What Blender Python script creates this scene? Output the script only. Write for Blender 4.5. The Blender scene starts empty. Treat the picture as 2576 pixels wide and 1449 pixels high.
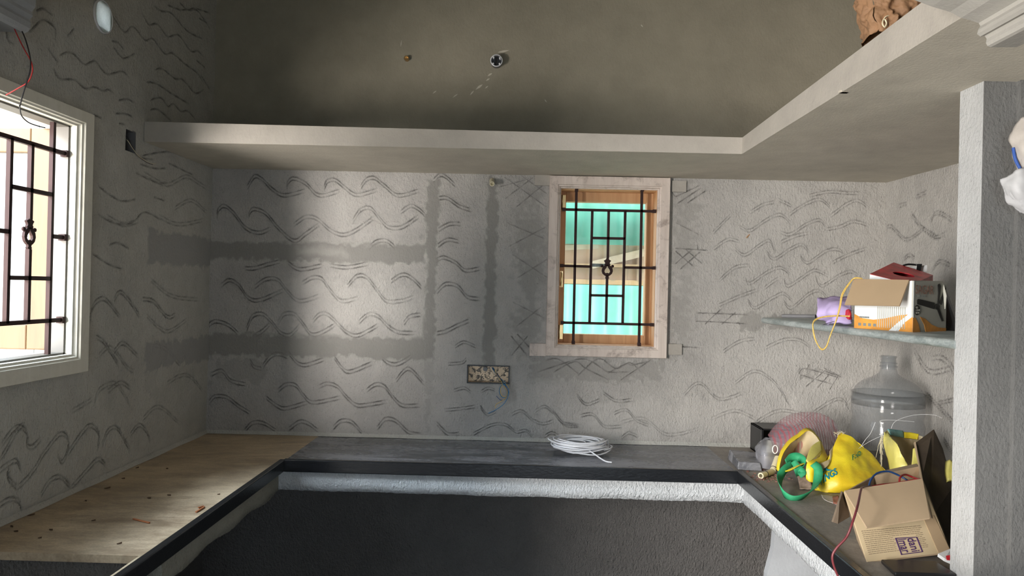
import bpy, math, random
import numpy as np
from mathutils import Vector, Matrix
random.seed(7); rng = np.random.default_rng(7)
S = bpy.context.scene
COL = S.collection
PI = math.pi

# ------------------------------------------------------------------ camera
FPX, CX, CY = 1870.0, 1288.0, 724.5
CAM = np.array([0.0, 0.0, 1.57])
YAW, PITCH, ROLL = -0.01445, 0.00249, 0.02323
_f = np.array([math.sin(YAW)*math.cos(PITCH), math.cos(YAW)*math.cos(PITCH), math.sin(PITCH)])
_r = np.array([math.cos(YAW), -math.sin(YAW), 0.0]); _u = np.cross(_r, _f)
CR = _r*math.cos(ROLL) + _u*math.sin(ROLL); CU = _u*math.cos(ROLL) - _r*math.sin(ROLL)
cd = bpy.data.cameras.new('camera'); cam = bpy.data.objects.new('camera', cd); COL.objects.link(cam)
cd.sensor_width = 36.0; cd.lens = FPX/2576*36.0; cd.clip_start = 0.02; cd.clip_end = 200
M = Matrix.Identity(4)
for i in range(3):
    M[i][0] = CR[i]; M[i][1] = CU[i]; M[i][2] = -_f[i]; M[i][3] = CAM[i]
cam.matrix_world = M
S.camera = cam

def at(px, py, ax, val):            # the point of a known plane (axis = val) seen at this pixel of the photograph
    d = _f + CR*(px-CX)/FPX + CU*(CY-py)/FPX
    return CAM + d*((val-CAM[ax])/d[ax])
def P(px, py, y): return Vector(at(px, py, 1, y))
def PL(px, py, a, b, c):            # the point of the plane through a, b, c seen at this pixel
    n = (b-a).cross(c-a); o = Vector(CAM); d = P(px, py, 1.0)-o
    return o + d*((a-o).dot(n)/d.dot(n))

# ------------------------------------------------------------------ light
w = bpy.data.worlds.new('world'); S.world = w; w.use_nodes = True
bg = w.node_tree.nodes['Background']
bg.inputs[0].default_value = (0.72, 0.86, 1.0, 1); bg.inputs[1].default_value = 1.9
sd = bpy.data.lights.new('sun', 'SUN'); sd.energy = 3; sd.angle = 0.01; sd.color = (1, .94, .84)
sun = bpy.data.objects.new('sun', sd); COL.objects.link(sun)
sun.rotation_euler = Vector((-0.10, 0.36, -1)).to_track_quat('-Z', 'Y').to_euler()
def area(name, loc, size, rot, power=0, col=(1, 1, 1), portal=False):
    l = bpy.data.lights.new(name, 'AREA'); l.shape = 'RECTANGLE'; l.size, l.size_y = size
    l.energy = power; l.color = col
    l.cycles.is_portal = portal
    o = bpy.data.objects.new(name, l); COL.objects.link(o); o.location = loc; o.rotation_euler = rot
    return o
area('window_portal', (-1.80, 2.02, 1.70), (1.05, 0.85), Vector((1, 0, 0)).to_track_quat('-Z', 'Y').to_euler(), portal=True)
area('side_door_portal', (-1.80, -0.25, 1.15), (1.3, 2.1), Vector((1, 0, 0)).to_track_quat('-Z', 'Y').to_euler(), portal=True)
area('back_window_portal', (0.42, 3.92, 1.69), (0.48, 0.8), Vector((0, -1, 0)).to_track_quat('-Z', 'Y').to_euler(), portal=True)
area('rear_door_portal', (0.4, -2.4, 1.2), (1.5, 2.2), Vector((0, 1, 0)).to_track_quat('-Z', 'Y').to_euler(), portal=True)
area('added_yard_lamp', (-3.95, -3.0, 2.2), (1.3, 2.5), Vector((2.4, 5.0, -.4)).to_track_quat('-Z', 'Y').to_euler(), 470, (1, .95, .90))  # added lamp out of view, stands in for daylight reaching the back wall
area('added_low_lamp', (-3.4, -1.2, -.22), (2.6, 2.6), Vector((1.0, .8, 1.0)).to_track_quat('-Z', 'Y').to_euler(), 420, (1, .93, .86))  # unseen lamp added low outside to brighten the loft underside
area('added_high_lamp', (-3.4, 1.25, 3.3), (1.3, .8), Vector((1.0, .35, -.85)).to_track_quat('-Z', 'Y').to_euler(), 160, (.78, .89, 1))  # unseen lamp added high outside for the bright patch on the left counter
S.view_settings.view_transform = 'Standard'; S.view_settings.look = 'None'
S.view_settings.gamma = 1; S.view_settings.use_curve_mapping = False
S.view_settings.exposure = 0.98
S.cycles.max_bounces = 10; S.cycles.diffuse_bounces = 6; S.cycles.transparent_max_bounces = 16
S.cycles.sample_clamp_indirect = 6.0
S.cycles.use_denoising = True
S.cycles.caustics_reflective = False; S.cycles.caustics_refractive = False

# ------------------------------------------------------------------ dimensions
XL, YB, XR = -1.568, 3.70, 1.785          # left wall, back wall, right corner
ZT, X1, X2, YC = 0.819, -0.999, 0.926, 3.15
ZL, YLF, XLF = 2.143, 3.0285, 0.877       # loft underside, its front edges
ZC = 3.25

# ------------------------------------------------------------------ materials
def nodes(name):
    m = bpy.data.materials.new(name); m.use_nodes = True
    return m, m.node_tree, m.node_tree.nodes['Principled BSDF']
def ramp(nt, fac, stops):
    r = nt.nodes.new('ShaderNodeValToRGB'); e = r.color_ramp.elements
    while len(e) < len(stops): e.new(0.5)
    for k, (p, c) in enumerate(stops):
        e[k].position = p; e[k].color = (*c, 1)
    nt.links.new(fac, r.inputs[0]); return r.outputs[0]
def noise(nt, scale, detail=4, rough=.55, vec=None, dist=0):
    n = nt.nodes.new('ShaderNodeTexNoise'); n.inputs['Scale'].default_value = scale
    n.inputs['Detail'].default_value = detail; n.inputs['Roughness'].default_value = rough
    n.inputs['Distortion'].default_value = dist
    if vec is not None: nt.links.new(vec, n.inputs['Vector'])
    return n.outputs['Fac']
def coords(nt, scale=(1, 1, 1), obj=True):
    t = nt.nodes.new('ShaderNodeTexCoord'); mp = nt.nodes.new('ShaderNodeMapping')
    mp.inputs['Scale'].default_value = scale
    nt.links.new(t.outputs['Object'], mp.inputs[0]); return mp.outputs[0]
def mix(nt, fac, a, b, mode='MIX'):
    m = nt.nodes.new('ShaderNodeMix'); m.data_type = 'RGBA'; m.blend_type = mode
    for s, i in ((fac, 0), (a, 6), (b, 7)):
        if isinstance(s, (int, float)): m.inputs[i].default_value = s
        elif isinstance(s, tuple): m.inputs[i].default_value = (*s, 1)
        else: nt.links.new(s, m.inputs[i])
    return m.outputs[2]
def math_(nt, op, a, b=0.0):
    m = nt.nodes.new('ShaderNodeMath'); m.operation = op
    for s, i in ((a, 0), (b, 1)):
        if isinstance(s, (int, float)): m.inputs[i].default_value = s
        else: nt.links.new(s, m.inputs[i])
    return m.outputs[0]
def bump(nt, b, h, dist=.002, strength=1.0, normal=None):
    n = nt.nodes.new('ShaderNodeBump'); n.inputs['Distance'].default_value = dist
    n.inputs['Strength'].default_value = strength
    nt.links.new(h, n.inputs['Height'])
    if normal is not None: nt.links.new(normal, n.inputs['Normal'])
    nt.links.new(n.outputs[0], b.inputs['Normal']); return n.outputs[0]
def attr(nt, name):
    a = nt.nodes.new('ShaderNodeAttribute'); a.attribute_name = name; return a.outputs['Fac']

def plain(name, col, rough=.6, metal=0, var=.12, scale=12, b=0.0, bscale=60, spec=None, trans=0, alpha=1):
    m, nt, p = nodes(name); v = coords(nt)
    n = noise(nt, scale, 5, .6, v)
    lo = tuple(c*(1-var) for c in col); hi = tuple(min(1, c*(1+var)) for c in col)
    nt.links.new(ramp(nt, n, [(.3, lo), (.7, hi)]), p.inputs['Base Color'])
    p.inputs['Roughness'].default_value = rough; p.inputs['Metallic'].default_value = metal
    if spec is not None: p.inputs['Specular IOR Level'].default_value = spec
    if trans: p.inputs['Transmission Weight'].default_value = trans
    if alpha < 1: p.inputs['Alpha'].default_value = alpha
    if b: bump(nt, p, noise(nt, bscale, 4, .6, v), b)
    return m

def cement(name, base, dark, rough_amt=.0022, warm=(1, 1, 1), use_attr=True, grain=1.0, smooth=False):
    """rough scratch-coat plaster: trowel grain, pits, damp blotches, keyed grooves and mortar patches from mesh attributes"""
    m, nt, p = nodes(name); v = coords(nt)
    big = noise(nt, 1.6, 4, .6, v, .4); mid = noise(nt, 9, 6, .65, v); fine = noise(nt, 140, 3, .7, v)
    c = ramp(nt, big, [(.25, tuple(x*.80 for x in base)), (.5, base), (.75, tuple(min(1, x*1.12) for x in base))])
    c = mix(nt, .35, c, ramp(nt, mid, [(.3, tuple(x*.72 for x in base)), (.7, tuple(min(1, x*1.15) for x in base))]))
    pits = ramp(nt, fine, [(.30, (.45, .45, .45)), (.42, (1, 1, 1))])
    c = mix(nt, .55 if not smooth else .15, c, pits, 'MULTIPLY')
    if use_attr:
        c = mix(nt, attr(nt, 'patch'), c, dark)
        c = mix(nt, math_(nt, 'MULTIPLY', attr(nt, 'groove'), .85), c, tuple(x*.25 for x in base))  # shade inside the grooves painted darker into the plaster colour
        c = mix(nt, attr(nt, 'pale'), c, tuple(min(1, x*1.35) for x in base))
    nt.links.new(c, p.inputs['Base Color'])
    p.inputs['Roughness'].default_value = .92; p.inputs['Specular IOR Level'].default_value = .2
    vs = coords(nt, (1, 1, .62))
    h = noise(nt, 115, 4, .62, vs, .15)
    h2 = noise(nt, 26, 4, .6, v, .3)
    hh = math_(nt, 'ADD', math_(nt, 'MULTIPLY', h, grain), math_(nt, 'MULTIPLY', h2, .6))
    if use_attr:
        # less grain where the plaster is smoothed
        k = math_(nt, 'SUBTRACT', 1.0, math_(nt, 'MULTIPLY', attr(nt, 'smooth'), .75))
        hh = math_(nt, 'MULTIPLY', hh, k)
    bump(nt, p, hh, rough_amt*3.2)
    return m

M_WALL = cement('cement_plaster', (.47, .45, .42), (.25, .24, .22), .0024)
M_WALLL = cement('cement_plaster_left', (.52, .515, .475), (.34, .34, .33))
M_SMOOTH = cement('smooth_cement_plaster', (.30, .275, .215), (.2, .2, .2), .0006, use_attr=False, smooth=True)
M_LOFT = cement('trowelled_concrete', (.42, .39, .345), (.2, .2, .2), .0005, use_attr=False, smooth=True, grain=.6)
M_SOFFIT = cement('loft_soffit_plaster', (.56, .52, .44), (.2, .2, .2), .0003, use_attr=False, smooth=True)
M_COLUMN = cement('speckled_plaster', (.50, .505, .50), (.3, .3, .3), .0011, use_attr=False)
M_CORNICE = cement('cornice_plaster', (.36, .345, .315), (.2, .2, .2), .0004, use_attr=False, smooth=True, grain=.5)
M_PIER_SHADE = cement('shade_toned_pier_plaster', (.165, .165, .16), (.3, .3, .3), .0011, use_attr=False)  # column plaster with the shade of the camera side put into its colour
M_BEAM = cement('rough_concrete', (.72, .74, .75), (.3, .3, .3), .004, use_attr=False, grain=1.6)
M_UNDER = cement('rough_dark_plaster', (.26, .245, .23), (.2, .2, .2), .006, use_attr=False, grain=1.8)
M_FLOOR = cement('cement_floor', (.2, .2, .2), (.2, .2, .2), .002, use_attr=False)
M_SLABGREY = cement('grey_slab', (.36, .37, .38), (.2, .2, .2), .0004, use_attr=False, smooth=True)

def stone(name, base, dust, dustamt=(.45, .6), rough=.35, stretch=(1, 1, 1), sc=3.0):
    m, nt, p = nodes(name); v = coords(nt, stretch)
    n1 = noise(nt, sc, 6, .6, v, .6); n2 = noise(nt, sc*9, 5, .7, v, .5); n3 = noise(nt, 160, 2, .5, coords(nt))
    k = math_(nt, 'ADD', math_(nt, 'MULTIPLY', n1, .65), math_(nt, 'MULTIPLY', n2, .35))
    f = ramp(nt, k, [(dustamt[0], (0, 0, 0)), (dustamt[1], (1, 1, 1))])
    c = mix(nt, f, base, dust)
    c = mix(nt, .3, c, ramp(nt, n3, [(.3, (.5, .5, .5)), (.6, (1, 1, 1))]), 'MULTIPLY')
    nt.links.new(c, p.inputs['Base Color'])
    r = math_(nt, 'ADD', math_(nt, 'MULTIPLY', f, .35), rough)
    nt.links.new(r, p.inputs['Roughness'])
    bump(nt, p, n2, .0006)
    return m
M_STONE = stone('dusty_black_granite', (.035, .040, .048), (.36, .36, .39), (.40, .68), .12, (.8, 3.2, 1), 3.0)
M_STONEL = stone('dust_covered_granite', (.27, .20, .13), (.56, .45, .31), (.36, .58), .4, (1.2, 3, 1), 3)
M_STONER = stone('grey_dust_granite', (.17, .155, .14), (.38, .345, .305), (.36, .6), .5, (1.5, 1, 1), 3)
M_EDGE = stone('black_stone_edge', (.010, .011, .013), (.04, .045, .055), (.6, .85), .18, (1, 1, 2), 6)
M_SHELF = stone('marble_shelf', (.17, .21, .205), (.46, .50, .49), (.4, .62), .3, (2, 1, 3), 7)

def wood(name, a, b_, stretch=(8, 8, .7), rough=.55, grime=0.0, sc=3):
    m, nt, p = nodes(name); v = coords(nt, stretch)
    n = noise(nt, sc, 6, .6, v, 1.2)
    c = ramp(nt, n, [(.32, a), (.68, b_)])
    if grime:
        g = noise(nt, 14, 6, .75, coords(nt), .5)
        c = mix(nt, grime, c, ramp(nt, g, [(.33, (.25, .2, .17)), (.48, (1, 1, 1))]), 'MULTIPLY')
    nt.links.new(c, p.inputs['Base Color']); p.inputs['Roughness'].default_value = rough
    bump(nt, p, n, .0006); return m
M_PRIMER = wood('pink_primed_wood', (.56, .47, .41), (.70, .61, .54), grime=.55)
M_PRIMER_W = wood('cream_painted_wood', (.70, .68, .59), (.76, .74, .66), grime=.12)
M_OAK = wood('raw_teak', (.50, .27, .12), (.64, .38, .19))
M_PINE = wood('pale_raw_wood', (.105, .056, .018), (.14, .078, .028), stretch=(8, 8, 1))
M_IRON = plain('brown_painted_iron', (.040, .020, .018), .65, 0, b=.0003, spec=.2)
M_BRASS = plain('brass', (.62, .42, .2), .3, 1)
M_BLACKP = plain('black_plastic', (.012, .012, .013), .35)
M_GREYP = plain('grey_pvc', (.16, .16, .165), .4)
M_CREAMP = plain('cream_cpvc', (.66, .60, .42), .35)
M_WHITEW = plain('white_cable', (.74, .75, .78), .35, var=.05)
M_REDW = plain('red_cable', (.40, .03, .03), .35)
M_BLUEW = plain('blue_cable', (.02, .07, .22), .35)
M_CYANW = plain('light_blue_cable', (.03, .20, .42), .35)
M_BLACKW = plain('black_cable', (.012, .010, .012), .35)
M_YELLOWW = plain('yellow_cord', (.66, .46, .12), .5, var=.25, scale=200)
M_CARD = plain('cardboard', (.50, .37, .235), .85, var=.06, scale=5, b=.0004, bscale=30)
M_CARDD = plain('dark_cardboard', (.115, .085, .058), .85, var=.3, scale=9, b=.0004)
M_CARDP = plain('printed_cardboard', (.56, .44, .27), .8, var=.05, scale=5)
M_FLAP = plain('brown_card_flap', (.40, .29, .175), .85, var=.04, scale=5)
M_WHITEC = plain('white_printed_card', (.80, .82, .82), .5, var=.03)
M_GREYC = plain('grey_printed_card', (.50, .50, .44), .5, var=.03)
M_ORANGE = plain('orange_print', (.72, .32, .06), .5, var=.25, scale=20)
M_REDC = plain('red_printed_card', (.46, .02, .03), .35, var=.4, scale=25)
M_INKR = plain('rust_ink', (.33, .17, .12), .6)
M_INKB = plain('black_ink', (.015, .015, .013), .6)
M_INKG = plain('grey_ink', (.20, .22, .22), .6)
M_INKP = plain('purple_ink', (.06, .02, .11), .6)
M_INKT = plain('teal_ink', (.0, .22, .32), .6)
M_INKGR = plain('green_ink', (.02, .26, .12), .6)
M_GREENB = plain('green_webbing', (.025, .30, .13), .7, var=.25, scale=18, b=.0005, bscale=300)
M_PURPLE = plain('lilac_cloth', (.50, .40, .66), .7, var=.12)
M_PAPER = plain('crumpled_brown_paper', (.26, .145, .075), .75, var=.35, scale=14, b=.003, bscale=25)
M_WHITES = plain('white_woven_sack', (.50, .46, .42), .65, var=.1, b=.001, bscale=20)
M_BLUES = plain('blue_stripe', (.03, .09, .35), .6)
M_TEAL = plain('turquoise_sheet', (.11, .43, .31), .5, var=.2, scale=3)
M_BEIGEX = plain('sunlit_plank', (.58, .37, .22), .7, var=.2, scale=4)
M_EARTH = plain('pale_ground', (.55, .50, .42), .9, var=.2, scale=2)
M_CREAMWALL = plain('cream_outer_wall', (.30, .285, .27), .8, var=.08, scale=4)
M_PINEB = plain('bleached_plank', (.72, .50, .33), .7, var=.15)
M_LINING = plain('cream_lining', (.135, .125, .11), .6, var=.06)
M_LEAF = plain('green_leaves', (.10, .30, .06), .6, var=.4, scale=5)
M_METALBOX = None
def weave(name, col, col2):
    m, nt, p = nodes(name); v = coords(nt)
    n = noise(nt, 11, 4, .5, v, .3); n2 = noise(nt, 260, 2, .5, v)
    c = ramp(nt, n, [(.25, col2), (.6, col)])
    nt.links.new(c, p.inputs['Base Color']); p.inputs['Roughness'].default_value = .42
    h = math_(nt, 'ADD', n, math_(nt, 'MULTIPLY', n2, .12)); bump(nt, p, h, .004)
    return m
M_SACK = weave('yellow_woven_sack', (.82, .66, .03), (.74, .50, .02))
M_SACK2 = weave('pale_yellow_woven_sack', (.68, .62, .16), (.50, .44, .14))
M_SACKIN = weave('sack_lining', (.55, .47, .32), (.46, .36, .18))
def metalbox():
    m, nt, p = nodes('mortar_stained_metal'); v = coords(nt)
    n = noise(nt, 60, 5, .65, v, .8)
    f = ramp(nt, n, [(.46, (0, 0, 0)), (.52, (1, 1, 1))])
    nt.links.new(mix(nt, f, (.12, .10, .08), (.75, .58, .40)), p.inputs['Base Color'])
    p.inputs['Roughness'].default_value = .45; p.inputs['Metallic'].default_value = .35
    bump(nt, p, n, .002); return m
M_METALBOX = metalbox()
def clear(name, col, alpha, rough=.12, dash=False, ior=1.45):
    m, nt, p = nodes(name)
    p.inputs['Base Color'].default_value = (*col, 1); p.inputs['Roughness'].default_value = rough
    p.inputs['Alpha'].default_value = alpha; p.inputs['IOR'].default_value = ior
    p.inputs['Specular IOR Level'].default_value = .8
    if dash:
        v = coords(nt, (1, 1, 1))
        wv = nt.nodes.new('ShaderNodeTexWave'); wv.inputs['Scale'].default_value = 22
        wv.inputs['Distortion'].default_value = 1.5; nt.links.new(coords(nt, (1, .3, .5)), wv.inputs[0])
        st = ramp(nt, wv.outputs['Fac'], [(.62, (0, 0, 0)), (.72, (1, 1, 1))])
        nt.links.new(mix(nt, st, col, (.50, .12, .15)), p.inputs['Base Color'])
        nt.links.new(math_(nt, 'ADD', math_(nt, 'MULTIPLY', st, .3), alpha), p.inputs['Alpha'])
    return m
M_JUG = clear('clear_polycarbonate', (.26, .28, .29), .30, .10)
M_CLEAR = clear('clear_plastic', (.55, .56, .62), .28, .12)
M_CLEARPINK = clear('striped_clear_film', (.55, .48, .55), .22, .2, dash=True)
M_LINE = clear('nylon_line', (.8, .8, .8), .7, .2)
M_GLASS = clear('window_glass', (.75, .9, .88), .12, .02)
def translucent(name, col):
    m, nt, p = nodes(name); nt.nodes.remove(p)
    t = nt.nodes.new('ShaderNodeBsdfTranslucent'); t.inputs[0].default_value = (*col, 1)
    d = nt.nodes.new('ShaderNodeBsdfDiffuse'); d.inputs[0].default_value = (.7, .8, .77, 1)
    n = noise(nt, 200, 3, .6, coords(nt)); 
    nt.links.new(ramp(nt, n, [(.3, tuple(c*.85 for c in col)), (.6, col)]), t.inputs[0])
    mx = nt.nodes.new('ShaderNodeMixShader'); mx.inputs[0].default_value = .3
    nt.links.new(t.outputs[0], mx.inputs[1]); nt.links.new(d.outputs[0], mx.inputs[2])
    nt.links.new(mx.outputs[0], nt.nodes['Material Output'].inputs[0]); return m
M_CAP = translucent('translucent_cap', (1.0, 1.0, .95))

# ------------------------------------------------------------------ mesh helpers
class MB:
    def __init__(self): self.v = []; self.f = []; self.m = []; self.sm = []
    def add(self, vs, fs, mi=0, smooth=False):
        b = len(self.v); self.v += [tuple(x) for x in vs]
        for f in fs: self.f.append(tuple(b+i for i in f)); self.m.append(mi); self.sm.append(smooth)
        return self
    def box(self, a, b, mi=0):
        (x0, y0, z0), (x1, y1, z1) = a, b
        x0, x1 = sorted((x0, x1)); y0, y1 = sorted((y0, y1)); z0, z1 = sorted((z0, z1))
        vs = [(x0,y0,z0),(x1,y0,z0),(x1,y1,z0),(x0,y1,z0),(x0,y0,z1),(x1,y0,z1),(x1,y1,z1),(x0,y1,z1)]
        return self.add(vs, [(0,3,2,1),(4,5,6,7),(0,1,5,4),(1,2,6,5),(2,3,7,6),(3,0,4,7)], mi)
    def hexa(self, vs, mi=0):      # bottom 4, top 4
        return self.add(vs, [(0,3,2,1),(4,5,6,7),(0,1,5,4),(1,2,6,5),(2,3,7,6),(3,0,4,7)], mi)
    def plate(self, quad, t, mi=0, n=None):   # thick polygon
        q = [Vector(p) for p in quad]
        if n is None: n = (q[1]-q[0]).cross(q[2]-q[0]).normalized()
        k = len(q); back = [p - n*t for p in q]
        fs = [tuple(range(k)), tuple(range(2*k-1, k-1, -1))] + [(i, k+i, k+(i+1) % k, (i+1) % k) for i in range(k)]
        return self.add(q+back, fs, mi)
    def bar(self, a, b, r, r2=None, mi=0, up=None):
        a, b = Vector(a), Vector(b); d = (b-a).normalized()
        u = Vector(up) if up else (Vector((0, 0, 1)) if abs(d.z) < .9 else Vector((0, 1, 0)))
        s = d.cross(u).normalized(); u = s.cross(d).normalized(); r2 = r2 or r
        vs = [a+s*r+u*r2, a-s*r+u*r2, a-s*r-u*r2, a+s*r-u*r2, b+s*r+u*r2, b-s*r+u*r2, b-s*r-u*r2, b+s*r-u*r2]
        return self.add(vs, [(0,1,2,3),(7,6,5,4),(0,4,5,1),(1,5,6,2),(2,6,7,3),(3,7,4,0)], mi)
    def tube(self, pts, r, n=8, mi=0, closed=False, caps=True):
        pts = [Vector(p) for p in pts]; k = len(pts); rr = r if hasattr(r, '__len__') else [r]*k
        t0 = (pts[1]-pts[0]).normalized(); u = t0.orthogonal().normalized(); vs = []
        for i, p in enumerate(pts):
            if closed: t = pts[(i+1) % k]-pts[i-1]
            else: t = pts[min(i+1, k-1)]-pts[max(i-1, 0)]
            t = t.normalized() if t.length > 1e-9 else t0
            u = (u - t*u.dot(t)); u = u.normalized() if u.length > 1e-6 else t.orthogonal().normalized()
            w_ = t.cross(u)
            for j in range(n):
                a = 2*PI*j/n; vs.append(p + (u*math.cos(a)+w_*math.sin(a))*rr[i])
        fs = []
        for i in range(k if closed else k-1):
            i2 = (i+1) % k
            for j in range(n):
                j2 = (j+1) % n; fs.append((i*n+j, i2*n+j, i2*n+j2, i*n+j2))
        self.add(vs, fs, mi, True)
        if caps and not closed:
            b = len(self.v)-len(vs)
            self.f += [tuple(b+j for j in range(n))[::-1], tuple(b+(k-1)*n+j for j in range(n))]; self.m += [mi]*2; self.sm += [False]*2
        return self
    def lathe(self, c, prof, n=48, mi=0, axis='z'):
        vs = []
        for r, h in prof:
            for j in range(n):
                a = 2*PI*j/n
                if axis == 'z': vs.append((c[0]+r*math.cos(a), c[1]+r*math.sin(a), c[2]+h))
                elif axis == 'y': vs.append((c[0]+r*math.cos(a), c[1]+h, c[2]+r*math.sin(a)))
                else: vs.append((c[0]+h, c[1]+r*math.cos(a), c[2]+r*math.sin(a)))
        fs = [(i*n+j, i*n+(j+1) % n, (i+1)*n+(j+1) % n, (i+1)*n+j) for i in range(len(prof)-1) for j in range(n)]
        return self.add(vs, fs, mi, True)
    def grid(self, rows, mi=0, smooth=True, flip=False):
        h, w_ = len(rows), len(rows[0]); fs = []
        for i in range(h-1):
            for j in range(w_-1):
                q = (i*w_+j, i*w_+j+1, (i+1)*w_+j+1, (i+1)*w_+j); fs.append(q[::-1] if flip else q)
        return self.add([p for r in rows for p in r], fs, mi, smooth)
    def build(self, name, mats, parent=None):
        me = bpy.data.meshes.new(name); me.from_pydata(self.v, [], self.f); me.validate(clean_customdata=False)
        mats = mats if isinstance(mats, (list, tuple)) else [mats]
        for m in mats: me.materials.append(m)
        if len(me.polygons) == len(self.f):
            me.polygons.foreach_set('material_index', self.m); me.polygons.foreach_set('use_smooth', self.sm)
        me.update()
        o = bpy.data.objects.new(name, me); COL.objects.link(o)
        if parent is not None:
            o.parent = parent; o.matrix_parent_inverse = Matrix.Translation(-parent.location)
        return o
def crom(pts, n=6, closed=False):
    pts = [Vector(p) for p in pts]; k = len(pts); out = []
    rng_ = range(k if closed else k-1)
    for i in rng_:
        g = (lambda q: pts[q % k]) if closed else (lambda q: pts[max(0, min(k-1, q))])
        p0, p1, p2, p3 = g(i-1), g(i), g(i+1), g(i+2)
        for s in range(n):
            t = s/n
            out.append(.5*((2*p1)+(p2-p0)*t+(2*p0-5*p1+4*p2-p3)*t*t+(3*p1-p0-3*p2+p3)*t**3))
    if not closed: out.append(pts[-1])
    return out
def tag(o, label=None, cat=None, group=None, kind=None):
    if label: o['label'] = label
    if cat: o['category'] = cat
    if group: o['group'] = group
    if kind: o['kind'] = kind
    return o
def empty(name, loc, label, cat, group=None, kind=None):
    o = bpy.data.objects.new(name, None); COL.objects.link(o); o.location = loc; o.empty_display_size = .05
    return tag(o, label, cat, group, kind)
def bevel(o, wd=.002, seg=2):
    m = o.modifiers.new('bevel', 'BEVEL'); m.width = wd; m.segments = seg; m.limit_method = 'ANGLE'; return o
def subd(o, lv=2):
    m = o.modifiers.new('subsurf', 'SUBSURF'); m.levels = lv; m.render_levels = lv; return o
def solid(o, t, off=-1):
    m = o.modifiers.new('solidify', 'SOLIDIFY'); m.thickness = t; m.offset = off; return o
def wrinkle(o, size=.05, amt=.01):
    t = bpy.data.textures.new('wrinkle', 'CLOUDS'); t.noise_scale = size; t.noise_depth = 3
    m = o.modifiers.new('wrinkle', 'DISPLACE'); m.texture = t; m.strength = amt; m.mid_level = .5; m.texture_coords = 'GLOBAL'; return o
def bil(quad, u, v):
    a, b, c, d = [Vector(q) for q in quad]   # tl, tr, br, bl
    return (a*(1-u)+b*u)*(1-v) + (d*(1-u)+c*u)*v
def decal(quad, polys, mat, name, parent, off=.0012):
    a, b, c, d = [Vector(q) for q in quad]; n = (d-a).cross(b-a).normalized()
    if n.dot(Vector(CAM)-a) < 0: n = -n
    mb = MB()
    for pl in polys:
        mb.plate([bil(quad, u, v)+n*off for u, v in pl], off*.8, n=n)
    return mb.build(name, mat, parent)
def lettering(body, quad, mat, name, parent, off=.0012, bold=0):
    cu = bpy.data.curves.new('lettering', 'FONT'); cu.body = body; cu.offset = bold; cu.fill_mode = 'FRONT'; cu.resolution_u = 4
    to = bpy.data.objects.new('lettering', cu); me = bpy.data.meshes.new_from_object(to)
    vs = np.array([tuple(v.co)[:2] for v in me.vertices]); lo, hi = vs.min(0), vs.max(0)
    a, b, c, d = [Vector(q) for q in quad]; n = (d-a).cross(b-a).normalized()
    if n.dot(Vector(CAM)-a) < 0: n = -n
    mb = MB()
    vv = [bil(quad, (x-lo[0])/(hi[0]-lo[0]), 1-(y-lo[1])/(hi[1]-lo[1])) + n*off for x, y in vs]
    mb.add(vv, [tuple(p.vertices) for p in me.polygons])
    bpy.data.objects.remove(to); bpy.data.meshes.remove(me); bpy.data.curves.remove(cu)
    o = mb.build(name, mat, parent); solid(o, .0003, 1); return o

# ------------------------------------------------------------------ plaster walls with scratched keys
def seg_noise(shape, cell, seed):
    r = np.random.default_rng(seed); h, w_ = shape
    gh, gw = int(h/cell)+3, int(w_/cell)+3; g = r.random((gh, gw))
    yy = np.arange(h)/cell; xx = np.arange(w_)/cell; yi = yy.astype(int); xi = xx.astype(int)
    ty = yy-yi; tx = xx-xi; ty = ty*ty*(3-2*ty); tx = tx*tx*(3-2*tx)
    a = g[yi][:, xi]; b = g[yi][:, xi+1]; c = g[yi+1][:, xi]; d = g[yi+1][:, xi+1]
    return (a*(1-tx)+b*tx)*(1-ty)[:, None] + (c*(1-tx)+d*tx)*ty[:, None]
def crom2(pts, step):
    v = crom([(p[0], p[1], 0) for p in pts], 12); out = []
    for a, b in zip(v[:-1], v[1:]):
        k = max(1, int((b-a).length/step))
        for i in range(k): out.append((a.x+(b.x-a.x)*i/k, a.y+(b.y-a.y)*i/k))
    return out
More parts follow.
